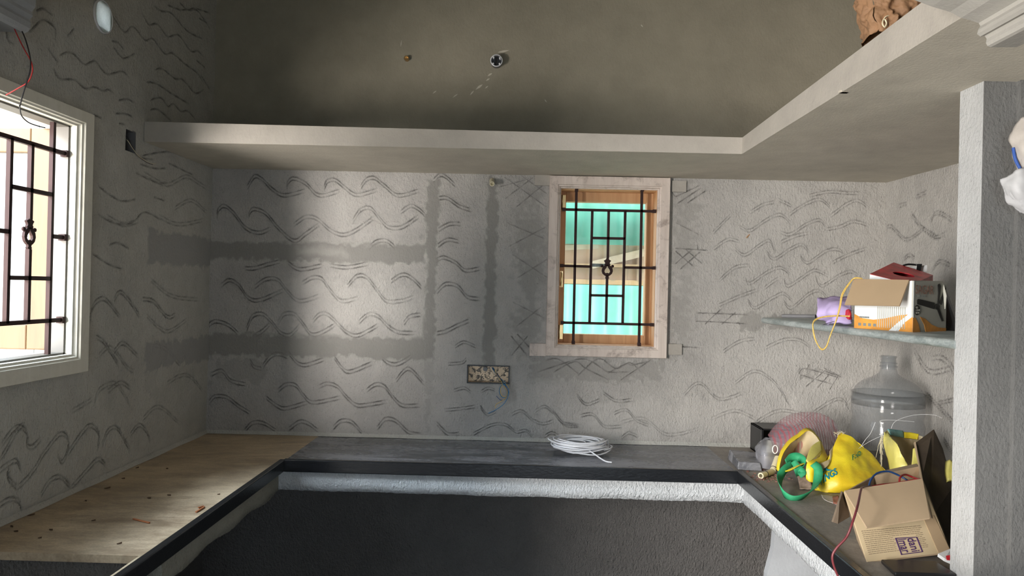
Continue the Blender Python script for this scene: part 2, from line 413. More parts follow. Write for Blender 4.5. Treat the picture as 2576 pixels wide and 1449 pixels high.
class Plaster:
    """a plaster face as a fine grid in (u, v) with real grooves pressed into it"""
    def __init__(s, u0, u1, v0, v1, res, seed):
        s.u0, s.v0, s.res = u0, v0, res; s.nu = int(round((u1-u0)/res))+1; s.nv = int(round((v1-v0)/res))+1
        s.u1, s.v1 = u1, v1
        s.g = np.zeros((s.nv, s.nu)); s.l = np.zeros_like(s.g); s.patch = np.zeros_like(s.g); s.raise_ = np.zeros_like(s.g)
        s.pale = np.zeros_like(s.g); s.smooth = np.zeros_like(s.g); s.seed = seed; s.r = np.random.default_rng(seed)
        s.n1 = seg_noise(s.g.shape, .02/res, seed+1); s.n2 = seg_noise(s.g.shape, .007/res, seed+2); s.n3 = seg_noise(s.g.shape, .09/res, seed+3)
    def stroke(s, pts, wd=.0027, depth=1.15):
        path = crom2(pts, .0015); K = int(math.ceil(.010/s.res)); n = len(path); ph = s.r.random()*6
        for i, (u, v) in enumerate(path):
            t = i/max(1, n-1); fade = min(1, t/.06+.35, (1-t)/.10+.25)
            dd = depth*fade*(.75+.25*math.sin(ph+i*.13))
            u += s.r.normal()*.0005; v += s.r.normal()*.0005
            ci, cj = (v-s.v0)/s.res, (u-s.u0)/s.res
            i0, i1 = max(0, int(ci)-K), min(s.nv, int(ci)+K+2); j0, j1 = max(0, int(cj)-K), min(s.nu, int(cj)+K+2)
            if i0 >= i1 or j0 >= j1: continue
            yy = (np.arange(i0, i1)-ci)[:, None]*s.res; xx = (np.arange(j0, j1)-cj)[None]*s.res
            r = np.sqrt(yy*yy+xx*xx); ww = wd*(.8+.4*s.r.random())
            s.g[i0:i1, j0:j1] = np.maximum(s.g[i0:i1, j0:j1], dd*np.exp(-(r/ww)**2))
            s.l[i0:i1, j0:j1] = np.maximum(s.l[i0:i1, j0:j1], dd*.5*s.r.random()*np.exp(-((r-1.9*wd)/(wd*.7))**2))
    def double(s, pts, gap=.017, **k):
        s.stroke(pts, **k); s.stroke([(u+.002, v-gap) for u, v in pts], **k)
    def patchrect(s, u0, u1, v0, v1, amt=1.0, rag=.012, lift=.0025, smooth=.6, field='patch', soft=.014):
        U = s.u0+np.arange(s.nu)*s.res; V = s.v0+np.arange(s.nv)*s.res
        d = np.minimum(np.minimum(U[None]-u0, u1-U[None]), np.minimum(V[:, None]-v0, v1-V[:, None]))
        d = d + (s.n1-.5)*rag*2 + (s.n2-.5)*rag*.5 + (s.n3-.5)*rag*1.5
        a = np.clip(d/soft, 0, 1)
        getattr(s, field)[:] = np.maximum(getattr(s, field), a*amt)
        if field == 'patch':
            s.raise_ = np.maximum(s.raise_, a*lift); s.smooth = np.maximum(s.smooth, a*smooth)
            s.g *= (1-a*.85*amt); s.l *= (1-a*.85*amt)
    def mesh(s, fn, holes=(), amp=.0045, wav=.006):
        H = -amp*s.g + amp*s.l*.8 + s.raise_ + (s.n3-.5)*wav + (s.n1-.5)*.0012*(1-s.smooth) + (s.n2-.5)*.0008*(1-s.smooth)
        U = s.u0+np.arange(s.nu)*s.res; V = s.v0+np.arange(s.nv)*s.res
        UU, VV = np.meshgrid(U, V); co = fn(UU, VV, H).reshape(-1, 3)
        idx = np.arange(s.nu*s.nv).reshape(s.nv, s.nu)
        q = np.stack([idx[:-1, :-1], idx[:-1, 1:], idx[1:, 1:], idx[1:, :-1]], -1).reshape(-1, 4)
        cu = (UU[:-1, :-1]+s.res/2).ravel(); cv = (VV[:-1, :-1]+s.res/2).ravel(); keep = np.ones(len(q), bool)
        for (a, b, c, d) in holes: keep &= ~((cu > a) & (cu < b) & (cv > c) & (cv < d))
        return co, q[keep]
def build_plaster(name, pl, fn, extra, mats, holes=(), flip=False, amp=.006, wav=.006):
    co, q = pl.mesh(fn, holes, amp, wav)
    if flip: q = q[:, ::-1]
    n0 = len(co); ev = np.array(extra.v).reshape(-1, 3) if extra.v else np.zeros((0, 3))
    faces = q.tolist() + [tuple(n0+i for i in f) for f in extra.f]
    me = bpy.data.meshes.new(name)
    nf = len(faces); loops = np.concatenate([np.array(q).ravel()] + [np.array([n0+i for i in f]) for f in extra.f]) if extra.f else np.array(q).ravel()
    tot = np.concatenate([np.full(len(q), 4), np.array([len(f) for f in extra.f], int)]) if extra.f else np.full(len(q), 4)
    st = np.concatenate([[0], np.cumsum(tot)[:-1]])
    allv = np.concatenate([co, ev])
    me.vertices.add(len(allv)); me.vertices.foreach_set('co', allv.astype(np.float32).ravel())
    me.loops.add(len(loops)); me.loops.foreach_set('vertex_index', loops.astype(np.int32))
    me.polygons.add(nf); me.polygons.foreach_set('loop_start', st.astype(np.int32)); me.polygons.foreach_set('loop_total', tot.astype(np.int32))
    me.update(calc_edges=True)
    for m in mats: me.materials.append(m)
    me.polygons.foreach_set('material_index', [0]*len(q) + list(extra.m))
    me.polygons.foreach_set('use_smooth', [True]*len(q) + [False]*len(extra.f))
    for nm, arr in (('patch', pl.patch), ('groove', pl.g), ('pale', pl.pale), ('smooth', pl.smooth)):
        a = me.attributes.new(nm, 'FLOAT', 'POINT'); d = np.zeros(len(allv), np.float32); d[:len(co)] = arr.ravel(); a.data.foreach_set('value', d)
    me.update()
    o = bpy.data.objects.new(name, me); COL.objects.link(o); o['kind'] = 'structure'
    return o
def px_back(lst, ox=0, oy=0, s=1.0):
    out = []
    for x, y in lst:
        p = at(ox+x*s, oy+y*s, 1, YB); out.append((p[0], p[2]))
    return out
def px_left(lst, ox=0, oy=0, s=1.0):
    out = []
    for x, y in lst:
        p = at(ox+x*s, oy+y*s, 0, XL); out.append((p[1], p[2]))
    return out

# ---- back wall
bw = Plaster(XL-.004, XR+.02, ZT-.03, ZL+.02, .0025, 11)
DA = [[(490,270),(560,160),(640,190),(730,280),(860,350),(1080,300)], [(890,290),(900,220),(960,180),(1080,230),(1220,350),(1440,300)],
 [(1270,280),(1300,210),(1380,195),(1480,270),(1600,345),(1820,290)], [(1640,270),(1700,190),(1780,175),(1880,250),(2020,350),(2230,300)],
 [(2380,200),(2440,145),(2500,160),(2600,250)], [(180,570),(200,490),(260,460),(350,530),(470,680),(600,730),(720,690)],
 [(500,570),(520,510),(570,490),(680,540),(800,680),(960,810),(1080,740),(1220,640)], [(960,650),(1080,570),(1200,590),(1330,700),(1460,750),(1600,700),(1780,570)],
 [(1560,620),(1640,500),(1740,480),(1830,580),(1920,670),(2060,670),(2230,560)], [(2050,520),(2150,455),(2240,500),(2300,560)],
 [(1720,890),(1800,820),(1900,810),(1990,880)], [(460,1090),(560,1090),(700,1050),(820,1020)], [(900,1030),(1020,1100),(1250,1060)],
 [(1330,1060),(1500,1080),(1720,1040)], [(220,1270),(300,1210),(400,1260),(500,1390),(620,1410),(860,1310)],
 [(560,1280),(680,1200),(800,1210),(900,1330),(1020,1420),(1220,1370)], [(1050,1240),(1150,1185),(1250,1200),(1340,1320),(1450,1420),(1620,1390)],
 [(1510,1270),(1600,1170),(1700,1180),(1800,1300),(1900,1420),(2050,1420),(2180,1380)], [(1950,1220),(2060,1155),(2160,1190),(2260,1290)],
 [(2400,1010),(2480,980),(2600,1030),(2700,1110),(2850,1090)], [(2410,1330),(2500,1250),(2620,1270),(2720,1380),(2850,1400)],
 [(2430,380),(2520,380),(2640,460),(2760,500)], [(2430,700),(2540,640),(2660,640)], [(2420,860),(2520,800),(2640,820)]]
for s_ in DA: bw.double(px_back(s_, 500, 400, .24845))
DB = [[(480,340),(540,210),(640,185),(730,260),(820,370),(920,400),(1020,300)], [(570,400),(650,350),(720,280)],
 [(800,280),(860,190),(960,185),(1050,280),(1140,390),(1250,370),(1400,280)], [(1150,260),(1220,190),(1300,185),(1400,270),(1500,370),(1620,400),(1830,290)],
 [(1620,270),(1720,190),(1820,210),(1920,310),(2030,370),(2210,375)], [(2080,280),(2140,210),(2250,190)], [(2410,380),(2500,360),(2620,300),(2740,250)],
 [(650,710),(720,620),(800,590),(900,620)], [(520,660),(560,720),(640,740)], [(910,580),(1000,680),(1090,700),(1270,640)],
 [(1370,620),(1440,720),(1530,770),(1760,680)], [(1850,620),(1920,680),(2020,690),(2160,610)], [(2000,860),(2080,760),(2150,750),(2280,890)],
 [(100,1080),(160,1020),(280,1030),(400,1120),(520,1190)], [(800,960),(880,900),(980,910),(1060,1010),(1160,1080),(1430,1030)],
 [(680,1030),(780,1110),(880,1140),(1100,1080)], [(1220,920),(1300,890),(1400,920),(1480,1010),(1580,1100),(1680,1110),(1910,1070)],
 [(1700,960),(1790,900),(1880,920),(1960,1020),(2060,1110),(2240,1110)], [(460,1370),(540,1290),(650,1290),(780,1370)],
 [(910,1350),(1010,1280),(1100,1290),(1210,1370)], [(1360,1340),(1440,1270),(1550,1280),(1660,1400)], [(1810,1340),(1890,1250),(2000,1270),(2120,1380),(2250,1410)],
 [(2410,1290),(2520,1400),(2640,1400)], [(120,800),(230,760),(320,860),(480,900)], [(60,330),(160,260),(300,300),(400,390)]]
for s_ in DB: bw.double(px_back(s_, 500, 740, .24845))
DC = [[(580,620),(640,690),(720,660)], [(520,860),(680,780),(800,780),(890,840),(980,830),(1040,900)], [(850,690),(940,660),(1040,740),(1130,770),(1220,740)],
 [(1060,660),(1140,620),(1220,680),(1320,780),(1450,790)], [(1200,640),(1300,760),(1440,780)], [(1450,700),(1560,690),(1660,790),(1820,790)],
 [(1740,680),(1850,650),(1940,740),(2060,790)], [(1140,880),(1200,850),(1270,880)], [(1810,890),(1870,850),(1950,880)], [(270,650),(400,640),(540,620)],
 [(360,100),(440,60),(540,100)], [(350,480),(440,460),(500,500)], [(590,490),(650,460),(710,480)], [(300,250),(420,240),(460,200)],
 [(1420,520),(1500,600),(1620,560)], [(1650,500),(1760,570),(1900,560)]]
for s_ in DC: bw.double(px_back(s_, 1040, 840, .2899), gap=.013, wd=.0021)
DD = [[(350,470),(420,400),(490,330)], [(560,420),(640,450),(780,360),(880,330),(960,400)], [(870,460),(950,480),(1080,400),(1180,370),(1230,430)],
 [(360,590),(470,520),(560,540)], [(520,590),(600,640),(720,560),(790,530),(830,610)], [(770,620),(830,670),(960,590),(1040,560),(1100,620)],
 [(1030,650),(1090,700),(1230,610),(1330,600),(1370,650)], [(940,330),(1060,250),(1180,210),(1260,270)], [(1260,340),(1400,240),(1480,220),(1550,270)],
 [(1240,440),(1340,420),(1440,380),(1560,410)], [(600,820),(640,860),(780,770),(880,740),(960,800)], [(750,900),(800,860),(860,820)],
 [(900,830),(940,880),(1080,790),(1150,760),(1240,800)], [(1150,820),(1200,880),(1330,800),(1420,770),(1480,800)], [(620,990),(680,1050),(820,970),(900,940),(970,1000)],
 [(900,1000),(960,1050),(1100,940),(1180,920),(1240,980)], [(400,840),(520,740),(640,720)], [(400,1030),(560,960),(700,910)], [(880,540),(1000,490),(1100,470)],
 [(640,310),(740,250),(830,230)], [(1280,700),(1400,640),(1540,590)], [(860,210),(960,260)], [(430,1390),(560,1310),(680,1290)], [(760,1360),(900,1300),(1020,1300),(1100,1350)],
 [(1100,180),(1250,150),(1400,160),(1500,160)]]
for s_ in DD: bw.double(px_back(s_, 1680, 430, .3244), gap=.014, wd=.0021, depth=.8)
DE = [[(1720,990),(1760,960),(1810,1000),(1870,985)], [(1850,960),(1900,930),(1950,960),(1990,1020)], [(1980,1090),(2040,1040),(2110,1000),(2140,1030)],
      [(1900,1060),(1960,1030),(2030,1040)], [(1560,1060),(1620,1050),(1680,1090),(1760,1075)], [(1790,1050),(1850,1030),(1900,1050)]]
for s_ in DE: bw.double(px_back(s_), gap=.014, wd=.0021, depth=.8)
# right of the shelf: crossed scratch on a smooth smear
SG = [[(690,1290),(720,1240),(820,1250),(1100,1330)], [(700,1300),(1040,1400)], [(890,1240),(1110,1320)], [(760,1420),(960,1250)], [(880,1430),(1000,1290)], [(1000,1449),(1100,1290)], [(940,1230),(1130,1330)]]
bw.patchrect(0, 0, 0, 0)
# mortar chases, repairs, and broad paler and darker areas
def pr(x0, y0, x1, y1, **k):
    k.setdefault('amt', .8)
    a = at(x0, y1, 1, YB); b = at(x1, y0, 1, YB); bw.patchrect(a[0], b[0], a[2], b[2], **k)
pr(1062, 450, 1107, 905); pr(1064, 905, 1092, 1085, amt=.35, rag=.02)
pr(1212, 440, 1257, 925, rag=.011)
pr(500, 615, 1075, 655); pr(500, 848, 1075, 893)
pr(740, 618, 880, 650, field='pale', amt=.25, soft=.03)
pr(1285, 436, 1392, 905, amt=.5, rag=.05, soft=.07, lift=.001); pr(1680, 436, 1765, 900, amt=.45, rag=.05, soft=.07, lift=.001)
pr(1330, 905, 1670, 955, amt=.5, rag=.03, soft=.02, lift=.001)
pr(1030, 590, 1100, 600, amt=.4, rag=.02); pr(880, 540, 1010, 560, amt=.25, rag=.02, lift=0)
pr(1860, 790, 1990, 830, amt=.7, rag=.02)
pr(530, 905, 660, 960, amt=.35, rag=.03)
pr(2010, 930, 2060, 960, amt=.5, rag=.03, lift=0)
pr(1240, 960, 1400, 1100, field='pale', amt=.22, soft=.05, rag=.06); pr(1480, 1000, 1880, 1110, field='pale', amt=.25, soft=.05, rag=.06)
pr(700, 460, 1050, 600, field='pale', amt=.25, soft=.08, rag=.05); pr(660, 690, 1060, 840, field='pale', amt=.3, soft=.08, rag=.05)
def pst(lst, ox=0, oy=0, s=1., **k): bw.stroke(px_back(lst, ox, oy, s), **k)
for s_ in SG: pst(s_, 1840, 620, .24845, wd=.0021, depth=1.1)
for s_ in [[(220,1100),(400,1106),(620,1115)], [(215,1165),(400,1172),(620,1185)], [(290,1190),(350,1130),(420,1070)], [(420,1190),(470,1145),(530,1095)],
           [(60,200),(250,110)], [(80,250),(260,130)], [(150,250),(300,150)], [(30,160),(60,200)], [(60,600),(310,615)], [(230,570),(235,610)],
           [(60,720),(200,600)], [(100,760),(260,620)], [(60,620),(200,740)], [(130,600),(270,720)], [(50,1360),(240,1370)]]:
    pst(s_, 1680, 430, .3244, wd=.0023, depth=1.2)
for s_ in [[(1080,330),(1260,270),(1430,220),(1530,230),(1640,300),(1700,330),(1880,330)], [(1150,230),(1260,220),(1440,350)], [(1430,360),(1560,240),(1640,220),(1760,300),(1880,250),(1980,330)],
           [(1690,340),(1850,260),(1900,270),(2070,230)], [(1800,400),(2070,220)], [(1220,330),(1400,240),(1500,300),(1700,400)], [(850,20),(990,190)], [(990,20),(850,190)], [(900,0),(1010,120)]]:
    pst(s_, 1040, 840, .2899, wd=.0023, depth=1.1)
for s_ in [[(1255,470),(1330,450)], [(1270,500),(1350,440)], [(1300,520),(1385,450)], [(1270,445),(1375,520)], [(1310,440),(1380,490)], [(1275,560),(1370,600)], [(1280,620),(1375,570)],
           [(1290,640),(1380,700)], [(1300,700),(1380,650)], [(1700,560),(1760,590)], [(1290,760),(1370,800)], [(1300,820),(1365,770)]]:
    pst(s_, wd=.0021, depth=.8)
WIN1 = (.15, .69, 1.275, 2.115)
def rect_px(x0, y0, x1, y1, ax, val):
    a = at(x0, y1, ax, val); b = at(x1, y0, ax, val)
    k = 0 if ax == 1 else 1
    return (min(a[k], b[k]), max(a[k], b[k]), min(a[2], b[2]), max(a[2], b[2]))
SWB = rect_px(1176, 921, 1281, 962, 1, YB)
ex = MB()
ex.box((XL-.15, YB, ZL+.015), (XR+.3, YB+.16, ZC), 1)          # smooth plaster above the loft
ex.box((XL-.15, YB+.05, -.02), (XR+.3, YB+.16, WIN1[2]), 0)
ex.box((XL-.15, YB+.05, WIN1[2]), (WIN1[0], YB+.16, ZL+.02), 0); ex.box((WIN1[1], YB+.05, WIN1[2]), (XR+.3, YB+.16, ZL+.02), 0)
ex.box((WIN1[0], YB+.05, WIN1[3]), (WIN1[1], YB+.16, ZL+.02), 0)
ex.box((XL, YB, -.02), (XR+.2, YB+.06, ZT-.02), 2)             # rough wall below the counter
for (xa_, ya_, xb_, yb_, w_) in [(1238,184,1226,192,4),(1232,197,1222,204,3.5),(1214,212,1196,226,5),(1192,228,1182,240,3),(1228,216,1220,223,2.5),(1152,236,1138,246,2),(1252,132,1282,126,5),(1098,228,1088,236,2.5),(1612,62,1618,68,3),(1370,250,1376,258,2.5),(1008,118,1010,100,2)]:
    p0_, p1_ = P(xa_, ya_, YB-.0006), P(xb_, yb_, YB-.0006); d_ = (p1_-p0_).normalized(); s_ = Vector((d_.z, 0, -d_.x))*w_/FPX*YB*.5; md = (p0_+p1_)/2
    ex.add([p0_, p0_.lerp(md, .6)+s_, md+s_*1.2, p1_, md-s_, p0_.lerp(md, .4)-s_*.8], [(0, 1, 2, 3, 4, 5)], 3)
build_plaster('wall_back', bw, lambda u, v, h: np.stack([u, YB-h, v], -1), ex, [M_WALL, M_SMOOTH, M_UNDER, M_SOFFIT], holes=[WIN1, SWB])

# ---- left wall
lw = Plaster(1.2, YB+.004, ZT-.03, ZC+.01, .004, 23)
LE = [[(240,270),(340,170),(400,180),(460,240),(460,340)], [(300,90),(360,70),(440,130)], [(500,460),(560,430),(620,450),(700,530),(760,510),(800,510),(890,610),(1010,590),(1070,640)],
 [(450,570),(500,650),(620,660),(700,730),(780,720),(860,750),(900,740),(950,770)], [(910,80),(1030,260),(1100,220),(1200,330),(1270,320),(1360,440),(1430,440),(1520,520),(1620,590),(1690,690)],
 [(1170,100),(1230,200),(1310,200),(1390,300),(1480,290),(1580,420),(1640,420),(1690,470)], [(1280,50),(1340,90),(1420,110),(1560,260),(1680,320)], [(1390,40),(1500,80),(1620,70),(1740,110)],
 [(1490,20),(1560,80),(1640,90),(1740,240)], [(940,390),(1020,480),(1120,440)], [(930,340),(980,350),(1030,410)], [(1280,580),(1350,570),(1450,650),(1520,660),(1620,770),(1690,740)],
 [(1210,680),(1290,690),(1400,760),(1570,860)], [(1250,830),(1330,810),(1390,880),(1440,860),(1500,920),(1560,920),(1620,990)], [(1250,910),(1310,910),(1420,1000)], [(990,830),(1060,820),(1110,850)],
 [(1630,500),(1700,560)], [(990,1020),(1040,1030)], [(1180,1290),(1330,1260),(1440,1260),(1560,1310)], [(1400,1350),(1500,1400),(1600,1449)], [(60,240),(70,330),(130,370)], [(560,300),(620,230)],
 [(400,400),(480,520)], [(960,940),(1040,940),(1100,970)], [(1650,150),(1720,190)], [(1660,620),(1740,740)], [(780,950),(840,980)]]
for s_ in LE: lw.stroke(px_left(s_, 0, 0, .3037), wd=.0032, depth=1.2)
LF = [[(450,520),(500,560),(560,590),(620,580)], [(450,650),(520,690),(600,690),(660,640),(740,680)], [(500,790),(540,780),(590,810)], [(600,350),(640,390),(700,400)], [(620,460),(700,500),(760,510)],
      [(640,420),(700,440),(760,440)], [(700,570),(750,590)], [(420,830),(500,880),(560,900)]]
for s_ in LF: lw.stroke(px_left(s_, 0, 180, .5521), wd=.0032, depth=1.1)
LG = [[(410,1130),(430,1050),(480,1030),(550,1110)], [(520,1030),(560,1000),(640,1110)], [(650,1030),(700,1040),(760,1110),(800,1100)], [(440,1200),(480,1230),(540,1330)], [(520,1270),(560,1230),(630,1290)], [(490,1449),(550,1410),(600,1440)],
      [(700,1240),(760,1260),(820,1330)]]
for s_ in LG: lw.double(px_left(s_, 0, 180, .5521), gap=.014)
LH = [[(350,610),(430,490),(520,460),(600,540)], [(610,550),(740,400),(840,310),(910,370)], [(150,550),(260,430),(460,140),(540,90),(590,150),(570,260),(530,330),(490,250)], [(80,390),(70,460),(150,550)],
      [(580,260),(700,80),(780,20),(850,100),(830,230)], [(870,190),(920,70),(990,40),(1060,150),(1110,230)], [(1110,100),(1180,20),(1240,60),(1280,150)], [(0,400),(80,340),(140,320),(180,400)],
      [(0,700),(80,650),(160,660),(180,730)], [(350,130),(280,200),(230,180),(240,100),(200,40),(120,40),(0,190)], [(0,300),(60,200),(140,60),(220,0)]]
for s_ in LH: lw.double(px_left(s_, 0, 1060, .295), gap=.014)
LI = [[(235,1010),(250,975),(290,960),(320,1000),(330,1020)], [(250,890),(280,870),(320,920),(340,930)], [(180,1030),(230,1000)], [(360,1050),(400,1020),(450,1060)], [(270,540),(310,560),(350,550)], [(360,430),(420,460),(470,440),(520,470)],
      [(400,540),(450,560),(510,550)], [(380,700),(430,740),(500,750)], [(420,960),(470,940),(510,980)], [(370,790),(420,830),(470,800)], [(440,520),(480,500),(520,530)]]
for s_ in LI: lw.double(px_left(s_), gap=.014, depth=.8)
def pl_(x0, y0, x1, y1, **k):
    a = at(x0, y1, 0, XL); b = at(x1, y0, 0, XL); lw.patchrect(a[1], b[1], min(a[2], at(x1, y1, 0, XL)[2]), b[2], **k)
pl_(370, 600, 540, 665, amt=.9); pl_(365, 835, 540, 900, amt=.9, rag=.02); pl_(360, 900, 400, 1000, amt=.3, rag=.03)
WIN2 = (1.47, 2.575, 1.285, 2.125)
HOLE2 = rect_px(314, 334, 341, 377, 0, XL)
HC = at(257, 42, 0, XL); HR = .0575
HOLE3 = (HC[1]-HR*.72, HC[1]+HR*.72, HC[2]-HR*.72, HC[2]+HR*.72)
ex = MB()
T = .13
def lbox(y0, y1, z0, z1, mi=0, x0=XL-.05): ex.box((XL-T, y0, z0), (x0, y1, z1), mi)
lbox(WIN2[1], YB+.16, -.02, HC[2]-.075); lbox(.4, WIN2[0], -.02, ZC); lbox(WIN2[0], WIN2[1], -.02, WIN2[2]); lbox(WIN2[0], HC[1]-.075, WIN2[3], ZC)
lbox(HC[1]-.075, WIN2[1], WIN2[3], HC[2]-.075); lbox(HC[1]-.075, HC[1]+.075, HC[2]+.075, ZC); lbox(HC[1]+.075, YB+.16, HC[2]-.075, ZC)
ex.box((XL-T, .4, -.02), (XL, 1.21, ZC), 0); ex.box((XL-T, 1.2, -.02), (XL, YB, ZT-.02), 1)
lo_ = ex
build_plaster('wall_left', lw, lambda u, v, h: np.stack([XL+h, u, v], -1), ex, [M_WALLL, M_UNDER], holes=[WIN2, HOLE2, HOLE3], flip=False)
tag(MB().box((XL-T, -2.2, -.02), (XL, -.9, ZC)).box((XL-T, -.9, 2.2), (XL, .4, ZC)).build('wall_left_rear', M_FLOOR), kind='structure')

# ---- right wall (slightly splayed) and room behind
RWX = lambda y: XR + (YB-y)*.048
rw = Plaster(1.9, YB+.004, ZT-.03, ZL+.01, .006, 31)
def px_right(lst, ox=0, oy=0, s=1.0):
    out = []
    for x, y in lst:
        q = at(ox+x*s, oy+y*s, 0, XR+.02); out.append((q[1], q[2]))
    return out
for s_ in [[(1720,440),(1760,420),(1860,520),(1950,470),(1990,440),(2070,500),(2150,470)], [(1900,320),(1970,420),(2080,500)], [(2040,380),(2090,310),(2200,370)], [(1850,670),(1890,640),(1930,670)], [(2050,760),(2100,690),(2180,720)], [(1940,190),(2010,150)], [(1820,260),(1870,240)]]:
    rw.double(px_right(s_, 1680, 430, .3244), gap=.014)
for s_ in [[(1860,1020),(1950,1180),(2040,1250),(2210,1210)], [(2040,1110),(2110,1100),(2200,1170),(2250,1270)]]:
    rw.double(px_right(s_, 1840, 620, .24845), gap=.02)
for s_ in [[(2330,985),(2370,1030),(2395,1060)], [(2370,1100),(2400,1150)], [(2360,1010),(2400,1000)]]: rw.double(px_right(s_), gap=.014)
ex = MB(); 
ex.hexa([(RWX(1.9)+.02, 1.9, -.02), (RWX(1.9)+.2, 1.9, -.02), (XR+.2, YB+.1, -.02), (XR+.02, YB+.1, -.02), (RWX(1.9)+.02, 1.9, ZC), (RWX(1.9)+.2, 1.9, ZC), (XR+.2, YB+.1, ZC), (XR+.02, YB+.1, ZC)], 1)
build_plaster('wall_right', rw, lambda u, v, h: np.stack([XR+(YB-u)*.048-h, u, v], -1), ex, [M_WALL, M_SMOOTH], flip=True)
tag(MB().box((2.25, -2.2, -.02), (2.4, 1.95, ZC)).build('wall_right_rear', M_FLOOR), kind='structure')
tag(MB().box((XL-T, -2.35, -.02), (-.3, -2.2, ZC)).box((1.1, -2.35, -.02), (2.4, -2.2, ZC)).box((-.3, -2.35, 2.3), (1.1, -2.2, ZC)).build('wall_rear', M_FLOOR), kind='structure')
tag(MB().box((XL-T, -2.35, -.12), (2.4, YB+.16, -.02)).build('floor', M_FLOOR), kind='structure')
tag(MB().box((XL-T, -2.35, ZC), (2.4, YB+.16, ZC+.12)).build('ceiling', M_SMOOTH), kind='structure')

# partition: a 10 cm leaf standing across the end of the counter
XP = 1.19
def rough_box(name, a, b, mats, res=.02, amp=.0025, seed=1, facefn=None):
    r = np.random.default_rng(seed); mb = MB()
    a, b = np.array(a, float), np.array(b, float)
    for ax in range(3):
        o1, o2 = [k for k in range(3) if k != ax]
        n1 = max(1, int((b[o1]-a[o1])/res)); n2 = max(1, int((b[o2]-a[o2])/res))
        for side in (0, 1):
            rows = []
            for i in range(n1+1):
                row = []
                for j in range(n2+1):
                    p = np.zeros(3); p[o1] = a[o1]+(b[o1]-a[o1])*i/n1; p[o2] = a[o2]+(b[o2]-a[o2])*j/n2; p[ax] = (a, b)[side][ax]
                    k = 1.0 if 0 < i < n1 and 0 < j < n2 else 0.0
                    s = math.sin(p[0]*71+p[1]*53+p[2]*37+ax)*math.sin(p[0]*23-p[1]*41+p[2]*67)
                    p[ax] += amp*s*k; row.append(tuple(p))
                rows.append(row)
            mb.grid(rows, facefn(ax, side) if facefn else 0, True, flip=(side == 0) != (ax == 1))
    return mb.build(name, mats)
o = rough_box('wall_partition', (XP, 1.955, -.02), (RWX(1.9)+.03, 2.06, ZL), [M_COLUMN, M_PIER_SHADE], .03, .002, 3, lambda ax, s: 0 if (ax == 0 and s == 0) else 1)
tag(o, kind='structure'); bevel(o, .004, 2)
tag(MB().box((XP+.085, 1.938, -.02), (2.26, 1.956, ZL)).build('trim_1', M_PIER_SHADE), kind='structure')

# ------------------------------------------------------------------ loft shelf slab
loft = MB()
# L-shaped slab, underside at ZL, top about 7 cm above; right limb runs towards the camera
loft.add([(XL, YLF, ZL), (XLF, YLF, ZL), (XLF, 1.0, ZL), (2.25, 1.0, ZL), (2.25, 1.95, ZL), (RWX(2)+.02, 1.96, ZL), (XR, YB, ZL), (XL, YB, ZL)], [(0, 7, 6, 5, 4, 3, 2, 1)], 1)
zt1, zt2, zt3 = 2.226, 2.210, 2.246
loft.add([(XL, YLF, zt1), (XLF, YLF, zt2), (XLF, 1.0, zt3), (2.25, 1.0, zt3), (2.25, 1.95, zt3), (RWX(2)+.02, 1.96, zt3), (XR, YB, zt2), (XL, YB, zt1)], [(0, 1, 6, 7), (1, 2, 3, 4), (1, 4, 5, 6)], 0)
loft.add([(XL, YLF, ZL), (XLF, YLF, ZL), (XLF, YLF, zt2), (XL, YLF, zt1)], [(0, 1, 2, 3)], 0)
loft.add([(XLF, YLF, ZL), (XLF, 1.0, ZL), (XLF, 1.0, zt3), (XLF, YLF, zt2)], [(0, 1, 2, 3)], 0)
lo = loft.build('loft_slab', [M_LOFT, M_SOFFIT])
tag(lo, 'L-shaped concrete loft slab with pale front edge running below the ceiling', 'loft shelf')
c = MB().box((XLF-.004, 2.085, ZL+.0), (XLF+.02, 2.10, ZL+.006)).build('chipped_nick', M_SOFFIT, lo)

# right cornice beam (moulded), meeting the loft from the camera side
def extrude_y(name, prof, y0, y1, mat):
    mb = MB(); k = len(prof)
    a = [(x, y0, z) for x, z in prof]; b = [(x, y1, z) for x, z in prof]
    mb.add(a+b, [tuple(range(k)), tuple(range(2*k-1, k-1, -1))])
    mb.add(a+b, [(i, k+i, k+(i+1) % k, (i+1) % k) for i in range(k)], 0, False)
    return mb.build(name, mat)
pr_px = [(2240,-40),(2300,0),(2345,17),(2390,30),(2418,45),(2440,51),(2462,58),(2466,66),(2460,76),(2458,86),(2466,92),(2477,90),(2482,98),(2480,108),(2484,116),(2492,119)]
prof = [(lambda q: (q[0], q[2]))(at(x, y, 1, 1.45)) for x, y in pr_px]
prof += [(prof[-1][0]+.05, prof[-1][1]+.001), (prof[-1][0]+.05, 2.9), (prof[0][0], 2.9)]
o = extrude_y('trim_2', prof, 1.45, .5, M_CORNICE); tag(o, kind='structure')
pl_px = [(92,-20),(89,18),(80,30),(83,40),(74,50),(78,58),(76,72),(70,80),(62,84),(56,82)]
prof = [(lambda q: (q[0], q[2]))(at(x, y, 1, 2.17)) for x, y in pl_px]
prof = prof + [(XL+.001, prof[-1][1]+.002), (XL+.001, 2.6), (prof[0][0], 2.6)]
o = extrude_y('trim_3', prof, 2.17, .5, M_SLABGREY); tag(o, kind='structure')
p = [at(88, 22, 1, 2.18), at(150, 0, 1, 2.3)]
tag(MB().box((XL, 1.0, 2.44), (-1.33, 2.24, 2.6)).build('trim_4', M_LOFT), kind='structure')

